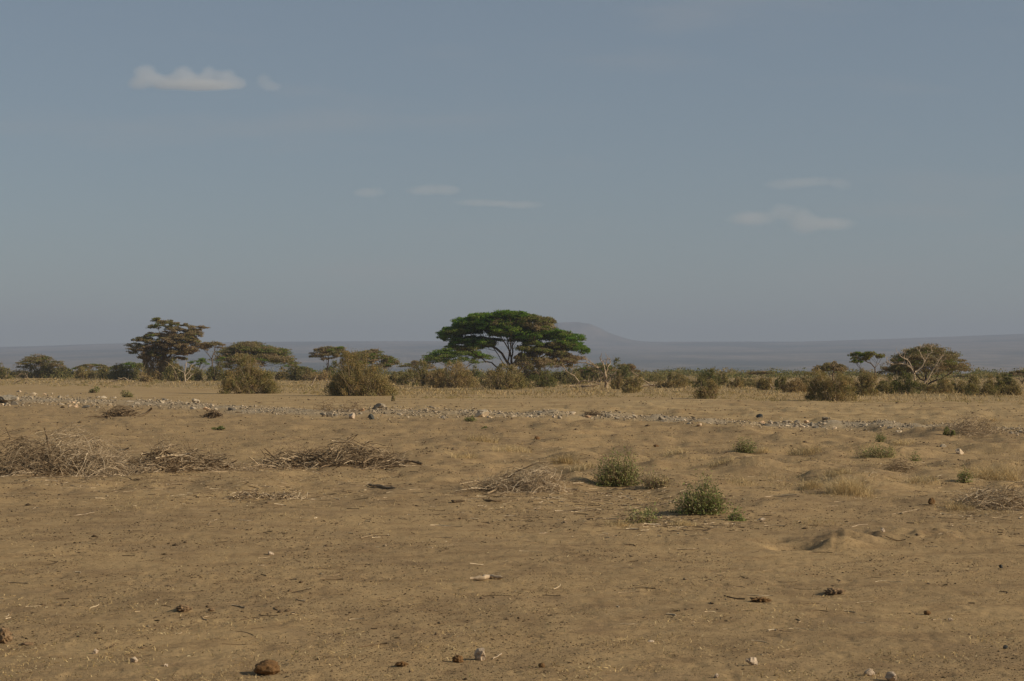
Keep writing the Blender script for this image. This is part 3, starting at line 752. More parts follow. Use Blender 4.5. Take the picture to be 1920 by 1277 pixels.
def low_scrub():
    g = np.random.default_rng(391); C, T, Z_ = [], [], []
    N = 0
    for k in range(2600):
        px = -40 + 2000*g.random(); ed = np.interp(px, [0, 400, 600, 800, 1300, 1450, 1920], [290, 240, 190, 165, 175, 150, 140])
        d = ed*(.93 + .9*g.random()**1.4); x = (px-960)/F*d
        if float(fbm(np.array([x/6]), np.array([d/14]), 2, 132)[0]) < -.15 + .3*g.random(): continue
        z = hz(x, d); w_ = .25 + .6*g.random()**2; h_ = .10 + .38*g.random()**2; c = .45 + .55*g.random(); n = 26; N += n
        u = g.normal(size=(n, 3)); u /= np.linalg.norm(u, axis=1)[:, None]; u *= g.random((n, 1))**.4
        C.append(np.stack([x + u[:, 0]*w_, d + u[:, 1]*w_, z + np.abs(u[:, 2])*h_], 1)); T.append(np.clip(c + g.normal(size=n)*.12, 0, 1)); Z_.append(np.full(n, d/F*2.0))
    V, Fq = leaves(np.vstack(C), np.concatenate(Z_)*(.6+.8*g.random(N)), -.2, 2.2, g)
    tag(mesh_np('low_scrub', V, Fq, M_BUSH, None, np.concatenate(T)), 'low dry brown scrub in the golden grass before the tree line', 'scrub', kind='stuff')
low_scrub()
# small lone plants on the plain
for i, (px, by, w, h, c0, c1, lb) in enumerate([(177,737,24,13,.1,.4,'small green bush alone on the plain below the tall ragged acacia'), (236,745,34,14,.45,.7,'small grey olive bush right of the lone green bush'),
    (738,752,12,14,.4,.8,'tiny spiky shrub right of the largest thicket foot'),(880,789,28,11,.2,.6,'low green shrub in front of the rubble line, centre'),
    (1778,817,24,18,.15,.45,'low dark green shrub at the foot of the pale dry bush'),(908,806,14,7,.2,.5,'tiny green plant below the low centre shrub'),(412,806,22,7,.1,.4,'thin green creeping plant behind the dark branch pile')]):
    B(px, by, w, h, c0, c1, lb, 400+i, cat='shrub', name='shrub', mat_=M_SHRUB, dens=1.2, lumps=4, twig=.6)

# foreground green shrubs: many fine arching stems with small leaves
def shrub(px, by, w, h, label, seed, tops, nst=160, green=.35, group=None, nleaf=24, cat='shrub', name='shrub', mat_=M_SHRUB, leafsz=.046):
    g = np.random.default_rng(seed)
    x, y, z = G(px, by); m = y/F
    root = empty(name, (x, y, z)); tag(root, label, cat, group)
    mb = MB(); C, T = [], []
    for k in range(nst):
        tx, th, tr = tops[g.integers(len(tops))]
        a = g.random()*6.283; q = math.sqrt(g.random())
        ty = (g.random()-.5)*w*.55
        e = np.array([(tx + tr*q*math.cos(a))*m, (ty + tr*q*math.sin(a))*m, th*m*(.45+1.15*g.random())*(1-.45*q)*(1.3 if g.random() < .08 else 1)])
        if g.random() < .18: e[0] *= 1.45; e[1] *= 1.4; e[2] *= .55
        b0 = np.array([tx*m*.45 + g.normal()*.06*w*m, ty*.4*m + g.normal()*.04, -.03])
        mid = b0*.45 + e*.55 + np.array([0, 0, .18*e[2]]) + g.normal(size=3)*.05
        t = np.linspace(0, 1, 8)[:, None]
        P = (1-t)**2*b0 + 2*t*(1-t)*mid + t*t*e + g.normal(size=(8, 3))*.014
        mb.tube(P, np.linspace(.007, .0028, 8), 4, .3+.5*g.random())
        tn = np.clip(green + g.normal()*.24, 0, 1)
        for _ in range(int(nleaf*(.15 if g.random() < .2 else 1))):
            s = .25 + .75*g.random()
            C.append(P[int(s*7)] + g.normal(size=3)*.065); T.append(np.clip(tn + g.normal()*.12, 0, 1))
    C = np.array(C); C[:, 2] = np.maximum(C[:, 2], .01)
    V, Fq = leaves(C, leafsz, .05, 2.2, g)
    mesh_np('foliage', V, Fq, mat_, root, T)
    mb.build('stems', M_STICK, root)
    return root
shrub(1160, 910, 112, 66, 'larger bushy green shrub in the middle distance, behind and left of the smaller one', 501, [(18,70,14),(-20,48,24),(-32,34,20),(10,46,24),(30,32,22),(0,34,30),(-10,54,16)], 260, .35, nleaf=30)
shrub(1228, 915, 66, 34, 'dry brown half dead shrub touching the larger green shrub on its right', 502, [(-14,30,16),(6,26,16),(22,18,12)], 120, .92, nleaf=10)
shrub(1315, 962, 96, 62, 'smaller bright green shrub in front and right of the larger green one', 503, [(10,62,16),(26,46,18),(-18,46,18),(-32,32,14),(36,30,12),(0,38,22)], 220, .22, nleaf=26)
shrub(1395, 850, 44, 26, 'thin grey green shrub on the right above the smaller bright green shrub', 504, [(0,26,14),(-10,18,12),(12,18,12)], 90, .35, nleaf=20)
shrub(1640, 858, 110, 30, 'low spreading green branchy shrub on a mound right of centre', 505, [(-30,16,20),(0,26,20),(26,22,20),(10,16,28)], 120, .5, nleaf=20)
shrub(1650, 830, 22, 14, 'small rounded grey green shrub behind the low spreading shrub', 506, [(0,14,9)], 50, .4, nleaf=18)
shrub(1200, 980, 60, 16, 'flat olive grass clump with twigs in front of the two green shrubs', 507, [(-10,14,16),(16,12,14)], 90, .6, nleaf=12)
shrub(1808, 903, 20, 20, 'small upright green shrub near the right side above the dry straw patch', 508, [(0,20,9)], 40, .35, nleaf=18)
shrub(1380, 975, 24, 12, 'tiny bright green sprout right of the smaller bright green shrub', 509, [(0,12,10)], 40, .1, nleaf=14)
shrub(1715, 864, 16, 10, 'tiny green sprout right of the low spreading shrub', 510, [(0,10,7)], 24, .15, nleaf=14)
shrub(1212, 972, 16, 9, 'tiny green sprout inside the flat olive clump', 511, [(0,9,7)], 30, .1, nleaf=14)

# ------------------------------------------------------------------ brush piles
def brush(px, by, w, h, label, seed, n=600, Lm=(.4, 1.2), r=(.004, .011), tone=(.3, .9), tops=None, thick=0, curl=.3, up=.3, depth=None, name='brush_pile', cat='brush pile', flatness=1.0, straw=0):
    g = np.random.default_rng(seed)
    x, y, z = G(px, by - 2); m = y/F
    root = empty(name, (x, y, z)); tag(root, label, cat)
    tops = tops or [(0, h, w*.5)]
    depth = depth or w*m*.35
    def stick(mb, L, ra, c, up_, curl_):
        tx, th, tr = tops[g.integers(len(tops))]
        a = g.random()*6.283; q = g.random()**.6
        X = (tx + tr*q*math.cos(a))*m; Y = depth*q*math.sin(a) + depth*.4
        hmax = th*m*(1-q*q*.85)
        Z = hmax*g.random()**.7
        if g.random() < .16: X *= 1.15; Y += depth*(g.random()-.75)*1.8; Z = .02; up_ = 0
        d = g.normal(size=3); d[2] = (d[2]*.35*flatness + up_*g.random())*(.35 if ra > .013 else 1); d /= np.linalg.norm(d)
        b = np.cross(d, g.normal(size=3)); b /= np.linalg.norm(b)
        k = 7; s = np.linspace(-.5, .5, k)[:, None]
        P = np.array([X, Y, Z]) + d*s*L + b*(s*s*4-1)*L*curl_*(.3+.7*g.random())*g.choice([-1, 1]) + g.normal(size=(k, 3))*L*.012
        gx, gy = x + P[:, 0], y + P[:, 1]
        gz = H(gx, gy, False) - z
        P[:, 2] = np.maximum(P[:, 2] + gz*1.0, gz + ra*.5 + .004)
        mb.tube(P, np.linspace(ra, ra*.5, k), 4, float(np.clip(c, 0, 1)))
    mb = MB()
    for i in range(n):
        stick(mb, Lm[0] + (Lm[1]-Lm[0])*g.random()**1.5, r[0] + (r[1]-r[0])*g.random()**2, tone[0] + (tone[1]-tone[0])*g.random() , up, curl)
    mb.build('twig_tangle', M_STICK, root)
    for i in range(thick):
        mt = MB(); stick(mt, Lm[1]*(.8+.7*g.random()), r[1]*(1.1+1.4*g.random()), tone[0] + (tone[1]-tone[0])*g.random(), up*.4, curl*.5)
        mt.build('thick_branch', M_STICK, root, True)
    if straw:
        C = np.stack([g.normal(size=straw)*w*m*.3, depth*.5 + g.normal(size=straw)*depth*.35, np.abs(g.normal(size=straw))*h*m*.3], 1)
        V, Fq = leaves(C, .08, .1, 6, g); mesh_np('dry_leaves', V, Fq, M_STRAW, root, .2+.5*g.random(straw))
    return root
brush(60, 888, 150, 62, 'dark tangled brush pile at the left edge, beside the pale bleached tangle', 601, n=520, tone=(.05, .7), Lm=(.4, 1.1), thick=6, tops=[(-50,84,40),(-15,62,40),(25,50,40),(55,36,30)], curl=.35, depth=.9)
brush(140, 889, 215, 80, 'big pale bleached tangle of curly dry branches, highest part of the left pile', 602, n=2300, tone=(.45, 1.0), Lm=(.3, 1.05), r=(.003, .0085), thick=6, tops=[(0,90,44),(-38,72,44),(38,62,36),(-90,60,40),(80,34,26),(52,40,28),(-60,40,30)], curl=.45, up=.6, depth=.9, straw=500)
brush(300, 884, 90, 62, 'dark uprooted stump pile with crossed thick branches, middle of the left brush', 603, n=420, tone=(.15, .9), Lm=(.25, .8), r=(.004, .012), thick=12, tops=[(4,64,24),(-20,44,24),(26,30,24)], curl=.2, depth=.5)
brush(372, 884, 130, 34, 'low spread of flat dark sticks at the right end of the left pile', 604, n=420, tone=(.1, .85), Lm=(.4, 1.3), r=(.005, .013), thick=10, tops=[(-20,34,34),(20,30,30),(-50,22,30)], curl=.15, up=.1, depth=.7)
brush(430, 886, 150, 14, 'thin mat of pale broken twigs between the low dark sticks and the long branch pile', 617, n=260, tone=(.35, 1.0), Lm=(.2, .7), r=(.003, .008), tops=[(0,12,50),(-30,14,40),(36,10,34)], curl=.3, up=.1, depth=.6)
brush(240, 892, 130, 22, 'pale flattened twig mat spilling out in front of the dark stump pile', 618, n=420, tone=(.4, 1.0), Lm=(.25, .8), r=(.003, .008), tops=[(0,20,44),(-30,24,40),(36,14,30)], curl=.35, up=.2, depth=.5)
brush(620, 876, 260, 46, 'long separate pile of dark and pale branches right of the left brush', 605, n=1100, tone=(.1, .85), Lm=(.3, 1.1), r=(.005, .014), thick=18, tops=[(20,48,50),(60,44,40),(-30,34,50),(100,26,30),(-90,18,40),(-60,28,36)], curl=.2, up=.25, depth=.8)
brush(520, 866, 120, 20, 'thin pale twigs sticking up at the left end of the long branch pile', 606, n=60, tone=(.4, .9), Lm=(.5, 1.2), r=(.003, .006), tops=[(0,34,44),(30,30,30)], curl=.2, up=1.3, depth=.4)
brush(1000, 922, 130, 44, 'pale silvery curled twig heap left of the larger green shrub', 607, n=520, tone=(.45, 1.0), Lm=(.3, .9), r=(.003, .008), thick=4, tops=[(10,44,30),(34,36,24),(-20,30,30),(-56,14,30)], curl=.4, up=.4, depth=.5, straw=150)
brush(925, 922, 90, 18, 'flat grey sticks trailing left from the pale silvery twig heap', 608, n=160, tone=(.2, .85), Lm=(.4, 1.0), r=(.004, .009), thick=4, tops=[(0,18,40)], curl=.2, up=.1, depth=.4)
brush(222, 784, 62, 16, 'small brown branch heap behind the left brush, below the rubble', 609, n=150, tone=(.05, .6), Lm=(.5, 1.6), r=(.010, .024), thick=4, tops=[(0,16,28)], curl=.25, depth=1.2)
brush(398, 785, 30, 16, 'small dark root ball right of the small brown branch heap', 610, n=80, tone=(.0, .5), Lm=(.4, .9), r=(.012, .03), thick=3, tops=[(0,16,12)], curl=.25, depth=.5)
brush(1835, 818, 90, 34, 'pale grey dry spiky bush behind the right mounds', 611, n=420, tone=(.35, .9), Lm=(.4, 1.2), r=(.004, .008), tops=[(0,36,30),(-22,26,22),(26,24,22)], curl=.2, up=1.1, depth=1.2, name='dry_bush', cat='dry bush')
brush(1880, 955, 110, 40, 'flattened straw and twig heap at the right edge', 612, n=420, tone=(.3, .95), Lm=(.3, .9), r=(.003, .008), thick=0, tops=[(0,30,40),(-30,22,34),(30,36,30)], curl=.35, up=.2, depth=.8, straw=600)
brush(1690, 886, 70, 18, 'small grey twig clump on a low mound left of the small upright green shrub', 613, n=150, tone=(.2, .8), Lm=(.2, .6), r=(.003, .006), tops=[(0,18,26)], curl=.3, up=.6, depth=.4, straw=120)
brush(500, 938, 130, 14, 'scattered broken pale and dark sticks below the gap of the two piles', 614, n=150, tone=(.1, .95), Lm=(.15, .5), r=(.005, .012), tops=[(-30,14,40),(30,12,36)], curl=.3, up=.05, depth=.35)
brush(640, 775, 90, 12, 'grey dry brush among the rubble left of the centre stones', 615, n=130, tone=(.1, .6), Lm=(.4, 1.2), r=(.006, .012), tops=[(-30,20,24),(20,18,24)], curl=.3, up=.9, depth=1.2)
brush(1110, 782, 40, 10, 'small dark brush on the rubble line below the forked dead stump', 616, n=70, tone=(.0, .4), Lm=(.3, .8), r=(.008, .016), tops=[(0,10,18)], curl=.3, depth=.8)

# ------------------------------------------------------------------ lumps: rocks, dung, clods
def lump_mesh(name, mat_, sub, seed, sq=(1, 1, .8), rough=.35, facet=.0, freq=1.6):
    import bmesh
    g = np.random.default_rng(seed); off = Vector(g.random(3)*50)
    bm = bmesh.new(); bmesh.ops.create_icosphere(bm, subdivisions=sub, radius=1)
    planes = [(Vector(g.normal(size=3)).normalized(), .50 + .3*g.random()) for _ in range(int(facet))]
    for v in bm.verts:
        p = v.co.copy(); f = 1 + rough*mnoise.noise(p*freq + off) + rough*.4*mnoise.noise(p*freq*3.1 + off)
        p *= f
        for nrm, d in planes:
            e = p.dot(nrm)
            if e > d: p -= nrm*(e-d)
        v.co = Vector((p.x*sq[0], p.y*sq[1], p.z*sq[2]))
    me = bpy.data.meshes.new(name); bm.to_mesh(me); bm.free(); me.materials.append(mat_)
    if sub >= 3 and facet < 1:
        for p in me.polygons: p.use_smooth = True
    return me
def place(name, me, px, by, wpx, hpx, label, cat, group=None, rz=0.0, sink=.2, tilt=0.0, deep=1.0):
    x, y, z = G(px, by); m = y/F
    o = bpy.data.objects.new(name, me); col.objects.link(o)
    xs = [v.co for v in me.vertices]; ex = max(v.x for v in xs) - min(v.x for v in xs); ez = max(v.z for v in xs) - min(v.z for v in xs); mz = min(v.z for v in xs)
    sx, sz = wpx*m/ex, hpx*m/ez/(1-sink)
    o.scale = (sx, sx*deep, sz); o.rotation_euler = (tilt, tilt*.6, rz)
    o.location = (x, y + wpx*m*.4*deep, z - mz*sz - sink*ez*sz)
    return tag(o, label, cat, group)
# elephant dung ball and the near stones
place('dung_ball', lump_mesh('dung_ball', M_DUNG, 4, 1, (1, .9, .8), .28, 0, 2.2), 499, 1266, 50, 27, 'large round brown dung ball at the bottom, left of centre', 'dung', rz=.3, sink=.12)
place('dung_ball', lump_mesh('dung_ball', M_DUNG, 4, 2, (1, .9, .7), .35, 0, 2.4), 858, 1241, 22, 14, 'small brown dung ball just left of the pale pointed stone', 'dung', sink=.15)
place('stone', lump_mesh('stone', M_PALEROCK, 3, 3, (.8, .7, 1.2), .65, 12, 2.3), 899, 1237, 22, 23, 'pale pointed stone at the bottom centre', 'stone', sink=.1)
place('stone', lump_mesh('stone', M_PALEROCK, 3, 4, (1, .8, .7), .65, 12, 2.3), 1413, 1250, 24, 15, 'pale flat topped stone at the bottom, right of centre', 'stone', sink=.1)
place('stone', lump_mesh('stone', M_PALEROCK, 3, 5, (1, .8, .8), .65, 12, 2.3), 1628, 1271, 20, 13, 'dull pale stone at the bottom edge, left one of the bottom right pair', 'stone', sink=.1)
place('stone', lump_mesh('stone', M_PALEROCK, 3, 6, (1, .8, .9), .65, 12, 2.3), 1673, 1280, 21, 18, 'brightest pale stone cut by the bottom edge', 'stone', sink=.1)
place('stone', lump_mesh('stone', M_PALEROCK, 3, 7, (1, .8, .9), .65, 12, 2.3), 1343, 1272, 10, 8, 'small pinkish stone left of the pale flat topped stone, at the bottom', 'stone')
place('stone', lump_mesh('stone', M_PALEROCK, 3, 8, (1, .8, .9), .65, 12, 2.3), 178, 1224, 11, 10, 'small pinkish stone with shadow at the bottom left', 'stone')
place('stone', lump_mesh('stone', M_PALEROCK, 3, 9, (1, .8, .8), .65, 12, 2.3), 251, 1245, 15, 10, 'flat pale stone between the small pinkish stone and the big dung ball', 'stone')
place('stone', lump_mesh('stone', M_PALEROCK, 3, 10, (1, .8, .8), .65, 12, 2.3), 507, 1041, 11, 7, 'small square pale stone on bare soil in the left half', 'stone')
place('stone', lump_mesh('stone', M_DARKROCK, 3, 11, (1, .8, .8), .65, 12, 2.3), 1885, 1217, 10, 8, 'small black stone at the lower right', 'stone')
place('stone', lump_mesh('stone', M_PALEROCK, 3, 12, (1, .8, .5), .65, 12, 2.3), 1429, 975, 14, 5, 'flat white stone right of the tiny green sprout', 'stone')
place('stone', lump_mesh('stone', M_PALEROCK, 3, 13, (1, .8, .8), .65, 12, 2.3), 1656, 999, 8, 8, 'small pale stone above the burrow mound', 'stone')
place('stone', lump_mesh('stone', M_PALEROCK, 3, 14, (1, .8, .6), .65, 12, 2.3), 1783, 1165, 12, 6, 'flat pale stone right of the crumbled dung patch', 'stone')
place('stone', lump_mesh('stone', M_PALEROCK, 3, 15, (1, .8, .6), .65, 12, 2.3), 311, 1251, 8, 5, 'tiny pale stone left of the big dung ball', 'stone')
place('stone', lump_mesh('stone', M_PALEROCK, 3, 16, (1, .8, .6), .65, 12, 2.3), 1222, 1206, 12, 4, 'thin pale stone flat on the soil, lower middle right', 'stone')
place('soil_clod', lump_mesh('soil_clod', M_CLODBIG, 4, 20, (1, .9, .6), .7, 0, 2.6), 342, 1150, 34, 15, 'crumbly heap of upturned soil in the lower left', 'soil heap', sink=.2)
place('soil_clod', lump_mesh('soil_clod', M_CLODBIG, 4, 21, (1, .9, .9), .6, 0, 2.6), 4, 1208, 34, 30, 'tall lump of soil cut by the left edge', 'soil heap', sink=.15)
place('soil_clod', lump_mesh('soil_clod', M_CLODBIG, 3, 22, (1, .9, .6), .6, 0, 2.6), 395, 1148, 14, 6, 'small soil clod right of the crumbly heap', 'soil heap')
place('soil_clod', lump_mesh('soil_clod', M_CLODBIG, 3, 23, (1, .9, .5), .6, 0, 2.6), 48, 1210, 26, 6, 'flat clod beside the tall lump at the left edge', 'soil heap')
place('soil_clod', lump_mesh('soil_clod', M_CLODBIG, 4, 24, (1, .9, .4), .9, 0, 3.0), 1567, 1116, 44, 13, 'crumbled dung and soil patch in the lower right', 'soil heap')
place('dung_pile', lump_mesh('dung_pile', M_DUNG, 4, 25, (1, .9, .4), 1.0, 0, 3.2), 1428, 1130, 42, 9, 'low scattered dung left of the crumbled soil patch', 'dung')
place('dung_ball', lump_mesh('dung_ball', M_DUNG, 4, 26, (1, .9, 1.0), .35, 0, 2.2), 1748, 947, 15, 13, 'upright brown dung ball on the right, before the flattened straw heap', 'dung')
place('dung_ball', lump_mesh('dung_ball', M_DUNG, 3, 27, (1, .9, .8), .35, 0, 2.2), 1007, 823, 11, 7, 'reddish brown dung ball in the middle distance above the pale twig heap', 'dung')
place('dung_ball', lump_mesh('dung_ball', M_DUNG, 3, 28, (1, .9, .8), .35, 0, 2.2), 1230, 839, 11, 6, 'brown dung ball in the middle distance above the green shrubs', 'dung')
place('dung_pile', lump_mesh('dung_pile', M_DUNG, 4, 29, (1, .9, .5), .8, 0, 3.0), 752, 1251, 28, 9, 'low brown dung left of the small dung ball at the bottom', 'dung')
place('dung_ball', lump_mesh('dung_ball', M_DUNG, 3, 30, (1, .9, .7), .4, 0, 2.4), 1016, 1252, 13, 9, 'small crumbly dung ball right of the pale pointed stone', 'dung')
place('dung_ball', lump_mesh('dung_ball', M_DUNG, 3, 31, (1, .9, .7), .4, 0, 2.4), 1740, 1153, 14, 8, 'small yellowish brown dung ball in the lower right', 'dung')
place('stone', lump_mesh('stone', M_DARKROCK, 3, 32, (1, .8, .9), .65, 12, 2.3), 1878, 1067, 8, 7, 'small dark stone near the right edge, above the black one', 'stone')
place('rock', lump_mesh('rock', M_ROCK, 3, 33, (1, .8, .8), .4, 6), 1769, 842, 14, 6, 'grey rock on the right, left one of a pair', 'rock')
place('rock', lump_mesh('rock', M_ROCK, 3, 34, (1, .8, .9), .4, 7), 1800, 852, 17, 11, 'taller tan rock on the right, right one of a pair', 'rock')
place('rock', lump_mesh('rock', M_DARKROCK, 3, 35, (1, .8, .9), .3, 5), 1424, 784, 13, 9, 'dark boulder just behind the rubble line on the right', 'rock')
place('rock', lump_mesh('rock', M_ROCK, 3, 36, (1, .8, .8), .3, 6), 617, 782, 14, 10, 'dark brown boulder before the rubble line, left of centre', 'rock')
place('rock', lump_mesh('rock', M_PALEROCK, 3, 37, (1, .8, .9), .3, 6), 659, 785, 12, 10, 'orange pale boulder before the rubble line', 'rock')
place('rock', lump_mesh('rock', M_DARKROCK, 3, 38, (1, .8, 1), .3, 6), 696, 787, 12, 12, 'dark upright boulder before the rubble line', 'rock')
place('rock', lump_mesh('rock', M_ROCK, 3, 39, (1, .8, .6), .3, 6), 712, 765, 24, 9, 'pale slab standing on the rubble line, left of centre', 'rock')
place('rock', lump_mesh('rock', M_ROCK, 3, 40, (1, .8, .6), .3, 6), 902, 780, 28, 12, 'broad pale boulder on the rubble line by the low green shrub', 'rock')
place('rock', lump_mesh('rock', M_GREYROCK, 3, 41, (1, .8, .6), .7, 8, 2.4), 10, 757, 40, 17, 'large grey shadowed boulder at the left edge of the rubble line', 'rock')
place('rock', lump_mesh('rock', M_ROCK, 3, 42, (1, .8, 1.3), .3, 6), 1136, 781, 5, 9, 'thin bluish stone standing upright on the rubble line', 'rock')


# rubble line: 260 separate stones
protos = [lump_mesh('rock', M_ROCK, 2, 800+i, (1, .6+.4*random.random(), .5+.5*random.random()), .55, 10) for i in range(14)]
g = np.random.default_rng(91)
for i in range(255):
    px = 1930*g.random()**1.0
    if 395 < px < 560 and g.random() < .6: px = g.random()*380
    bx = np.interp(px, [a for a, b in RUB], [b for a, b in RUB])
    wv = np.interp(px, [0, 300, 420, 560, 800, 1000, 1920], [15, 9, 7, 6, 11, 5, 7])
    py = bx + (g.random()*2-1)*wv
    x, y, z = G(px, py); m = y/F
    s = m*(2.5 + 7.0*g.random()**2.4)*(1.25 if px < 420 else 1)
    if i < 34: px_ = g.choice([1545, 1545, 1460, 1665]) + g.normal()*22; x, y, z = G(px_, np.interp(px_, [a for a, b in RUB], [b for a, b in RUB]) - 3 + g.normal()*3.5); s = y/F*(3.2 + 5.0*g.random())
    o = bpy.data.objects.new('rock', protos[i % 14]); col.objects.link(o)
    o.scale = (s, s*(.8+.5*g.random()), s*(.6+.5*g.random()))
    o.location = (x, y, z + s*.12); o.rotation_euler = (g.normal()*.3, g.normal()*.3, g.random()*6.28)
    tag(o, 'broken grey or tan rock lying in the long rubble line across the plain', 'rock', 'rocks of the rubble line')

# rubble chips and soil crumbs nobody could count
OCT = np.array([(1,0,0),(-1,0,0),(0,1,0),(0,-1,0),(0,0,1),(0,0,-1)], float)
OCF = np.array([(0,2,4),(2,1,4),(1,3,4),(3,0,4),(2,0,5),(1,2,5),(3,1,5),(0,3,5)])
def bits(name, X, Y, S_, T, mat_, label, cat, seed, flatz=.6):
    g = np.random.default_rng(seed); n = len(X)
    Z = H(X, Y)
    V = OCT[None]*(1 + .45*g.normal(size=(n, 6, 1)).clip(-1.5, 1.5))
    V = V + g.normal(size=(n, 6, 3))*.18
    a = g.random(n)*6.283; c, s = np.cos(a)[:, None], np.sin(a)[:, None]
    vx, vy = V[..., 0]*c - V[..., 1]*s, V[..., 0]*s + V[..., 1]*c
    V = np.stack([vx*S_[:, None]*1.25, vy*S_[:, None], V[..., 2]*S_[:, None]*flatz], -1)
    V += np.stack([X, Y, Z + S_*.2], -1)[:, None, :]
    Fq = (OCF[None] + 6*np.arange(n)[:, None, None]).reshape(-1, 3)
    o = mesh_np(name, V.reshape(-1, 3), Fq, mat_, None, np.repeat(T, 8))
    return tag(o, label, cat, kind='stuff')
n = 9500
px = g.random(n)*2000 - 40
bx = np.interp(px, [a for a, b in RUB], [b for a, b in RUB])
wv = np.interp(px, [0, 300, 420, 560, 800, 1000, 1920], [12, 8, 6, 6, 9, 5, 7])
keep = (fbm(px/40, px*0, 3, 88) > -.28 + .4*((px > 400) & (px < 560)))
py = bx + g.normal(size=n)*wv*.6
px, py = px[keep], py[keep]
u, v = (px-960)/F, (py-690)/F
d = CAM_H/v; X, Y = u*d, d
bits('rubble', X, Y, d/F*(.7 + 1.9*g.random(len(X))**2), g.random(len(X)), M_ROCKBIT, 'broken stone chips and gravel of the rubble line', 'rubble', 92)
def scatter(n, pr, gpow=1.0, xr=(-30, 1950)):
    px = xr[0] + (xr[1]-xr[0])*g.random(n); py = pr[0] + (pr[1]-pr[0])*g.random(n)**gpow
    d = CAM_H*F/(py-690); return px, py, (px-960)/F*d, d
px, py, X, Y = scatter(70000, (745, 1300))
cl = fbm(X/1.2, Y/1.6, 3, 95) > -.12 + .25*g.random(len(X))
X, Y = X[cl], Y[cl]
bits('soil_crumbs', X, Y, np.minimum(Y/F*(.55 + 1.7*g.random(len(X))**3.5), .06)*(1+1.2*(g.random(len(X)) > .975)), g.random(len(X))**.8, M_CLOD, 'crumbs, pebbles and dung bits scattered over bare soil', 'soil crumbs', 96, .55)

px, py, X, Y = scatter(90000, (880, 1310), .8)
cl = fbm(X/.7, Y/.9, 3, 97) > -.18 + .3*g.random(len(X))
X, Y = X[cl], Y[cl]
bits('grit', X, Y, Y/F*(.35 + .6*g.random(len(X))**2), g.random(len(X)), M_CLOD, 'fine dark and pale grit on the foreground soil', 'grit', 98, .6)

# ------------------------------------------------------------------ grass and litter (stuff)
def ribbon(b, mid, tip, Wd):
    n = len(b)
    V = np.stack([b - Wd, b + Wd, mid + Wd*.8, mid - Wd*.8, tip + Wd*.25, tip - Wd*.25], 1).reshape(-1, 3)
    f = np.array([[0, 1, 2, 3], [3, 2, 4, 5]])
    return V, (f[None] + 6*np.arange(n)[:, None, None]).reshape(-1, 4)
def blades(name, X, Y, L, T, mat_, label, seed, lean=.5, wd=None, cat='grass', kind='stuff', parent=None):
    g = np.random.default_rng(seed); n = len(X)
    Z = H(X, Y)
    D = np.stack([g.normal(size=n)*lean, g.normal(size=n)*lean, np.ones(n)], 1); D /= np.linalg.norm(D, axis=1)[:, None]
    Wd = np.cross(D, g.normal(size=(n, 3))); Wd /= np.linalg.norm(Wd, axis=1)[:, None]; Wd *= wd[:, None]
    b = np.stack([X, Y, Z - .01], 1)
    mid = b + D*L[:, None]*.55; tip = b + D*L[:, None] + np.stack([g.normal(size=n), g.normal(size=n), -np.abs(g.normal(size=n))], 1)*L[:, None]*.18
    V, Fq = ribbon(b, mid, tip, Wd)
    o = mesh_np(name, V, Fq, mat_, parent, np.repeat(T, 2))
    if kind: tag(o, label, cat, kind=kind)
    return o
def blob_noise(X, Y, sx, sy, s): return fbm(X/sx, Y/sy, 3, s)
# tall dry grass under the tree line
n = 60000
d = 130 + 330*g.random(n)**1.3
PX = -60 + 2040*g.random(n); X = (PX-960)/F*d; Y = d
edge = np.interp(PX, [0, 400, 600, 800, 1300, 1450, 1920], [275, 225, 185, 165, 175, 150, 140])
k = (d > edge*(.95 + .22*g.random(n))) & (blob_noise(X, Y, 4, 9, 101) > -.25 + .35*g.random(n)) & (g.random(n) < np.where(PX < 600, .5, 1))
X, Y, dd = X[k], Y[k], d[k]
blades('dry_grass', X, Y, .12 + .42*g.random(len(X))**1.5, .25 + .6*g.random(len(X)), M_STRAW, 'tall dry golden grass growing under the tree line', 103, .45, dd/F*.55)
# stubble flecks on the foreground soil
px, py, X, Y = scatter(52000, (975, 1310), .75)
k = blob_noise(X, Y, .55, .42, 105) > -.06 + .34*g.random(len(X))
X, Y = X[k], Y[k]
blades('dry_stubble', X, Y, .015 + .045*g.random(len(X))**1.5, .35 + .65*g.random(len(X)), M_STRAW, 'short dry grass stubble in the foreground soil', 106, 1.3, .0028 + .0025*g.random(len(X)))
# mid ground low straw on the mounds
px, py, X, Y = scatter(110000, (765, 985), .9, (200, 1950))
k = (blob_noise(X, Y, 1.6, 2.4, 107) > .02 + .30*g.random(len(X))) & (g.random(len(X)) < .35 + .65*np.clip((px-800)/700, 0, 1))
X, Y = X[k], Y[k]
blades('dry_straw', X, Y, .03 + .12*g.random(len(X))**2, .25 + .7*g.random(len(X)), M_STRAW, 'sparse dry straw growing on the low mounds', 108, .9, Y/F*.28)
# sparse green grass in the foreground
px, py, X, Y = scatter(9000, (1040, 1300), .8)
k = blob_noise(X, Y, .5, .5, 109) > .30 + .15*g.random(len(X))
X, Y = X[k], Y[k]
blades('green_grass', X, Y, .015 + .03*g.random(len(X)), g.random(len(X)), M_GREENGRASS, 'few short green grass shoots in the foreground soil', 110, 1.0, np.full(len(X), .0022))

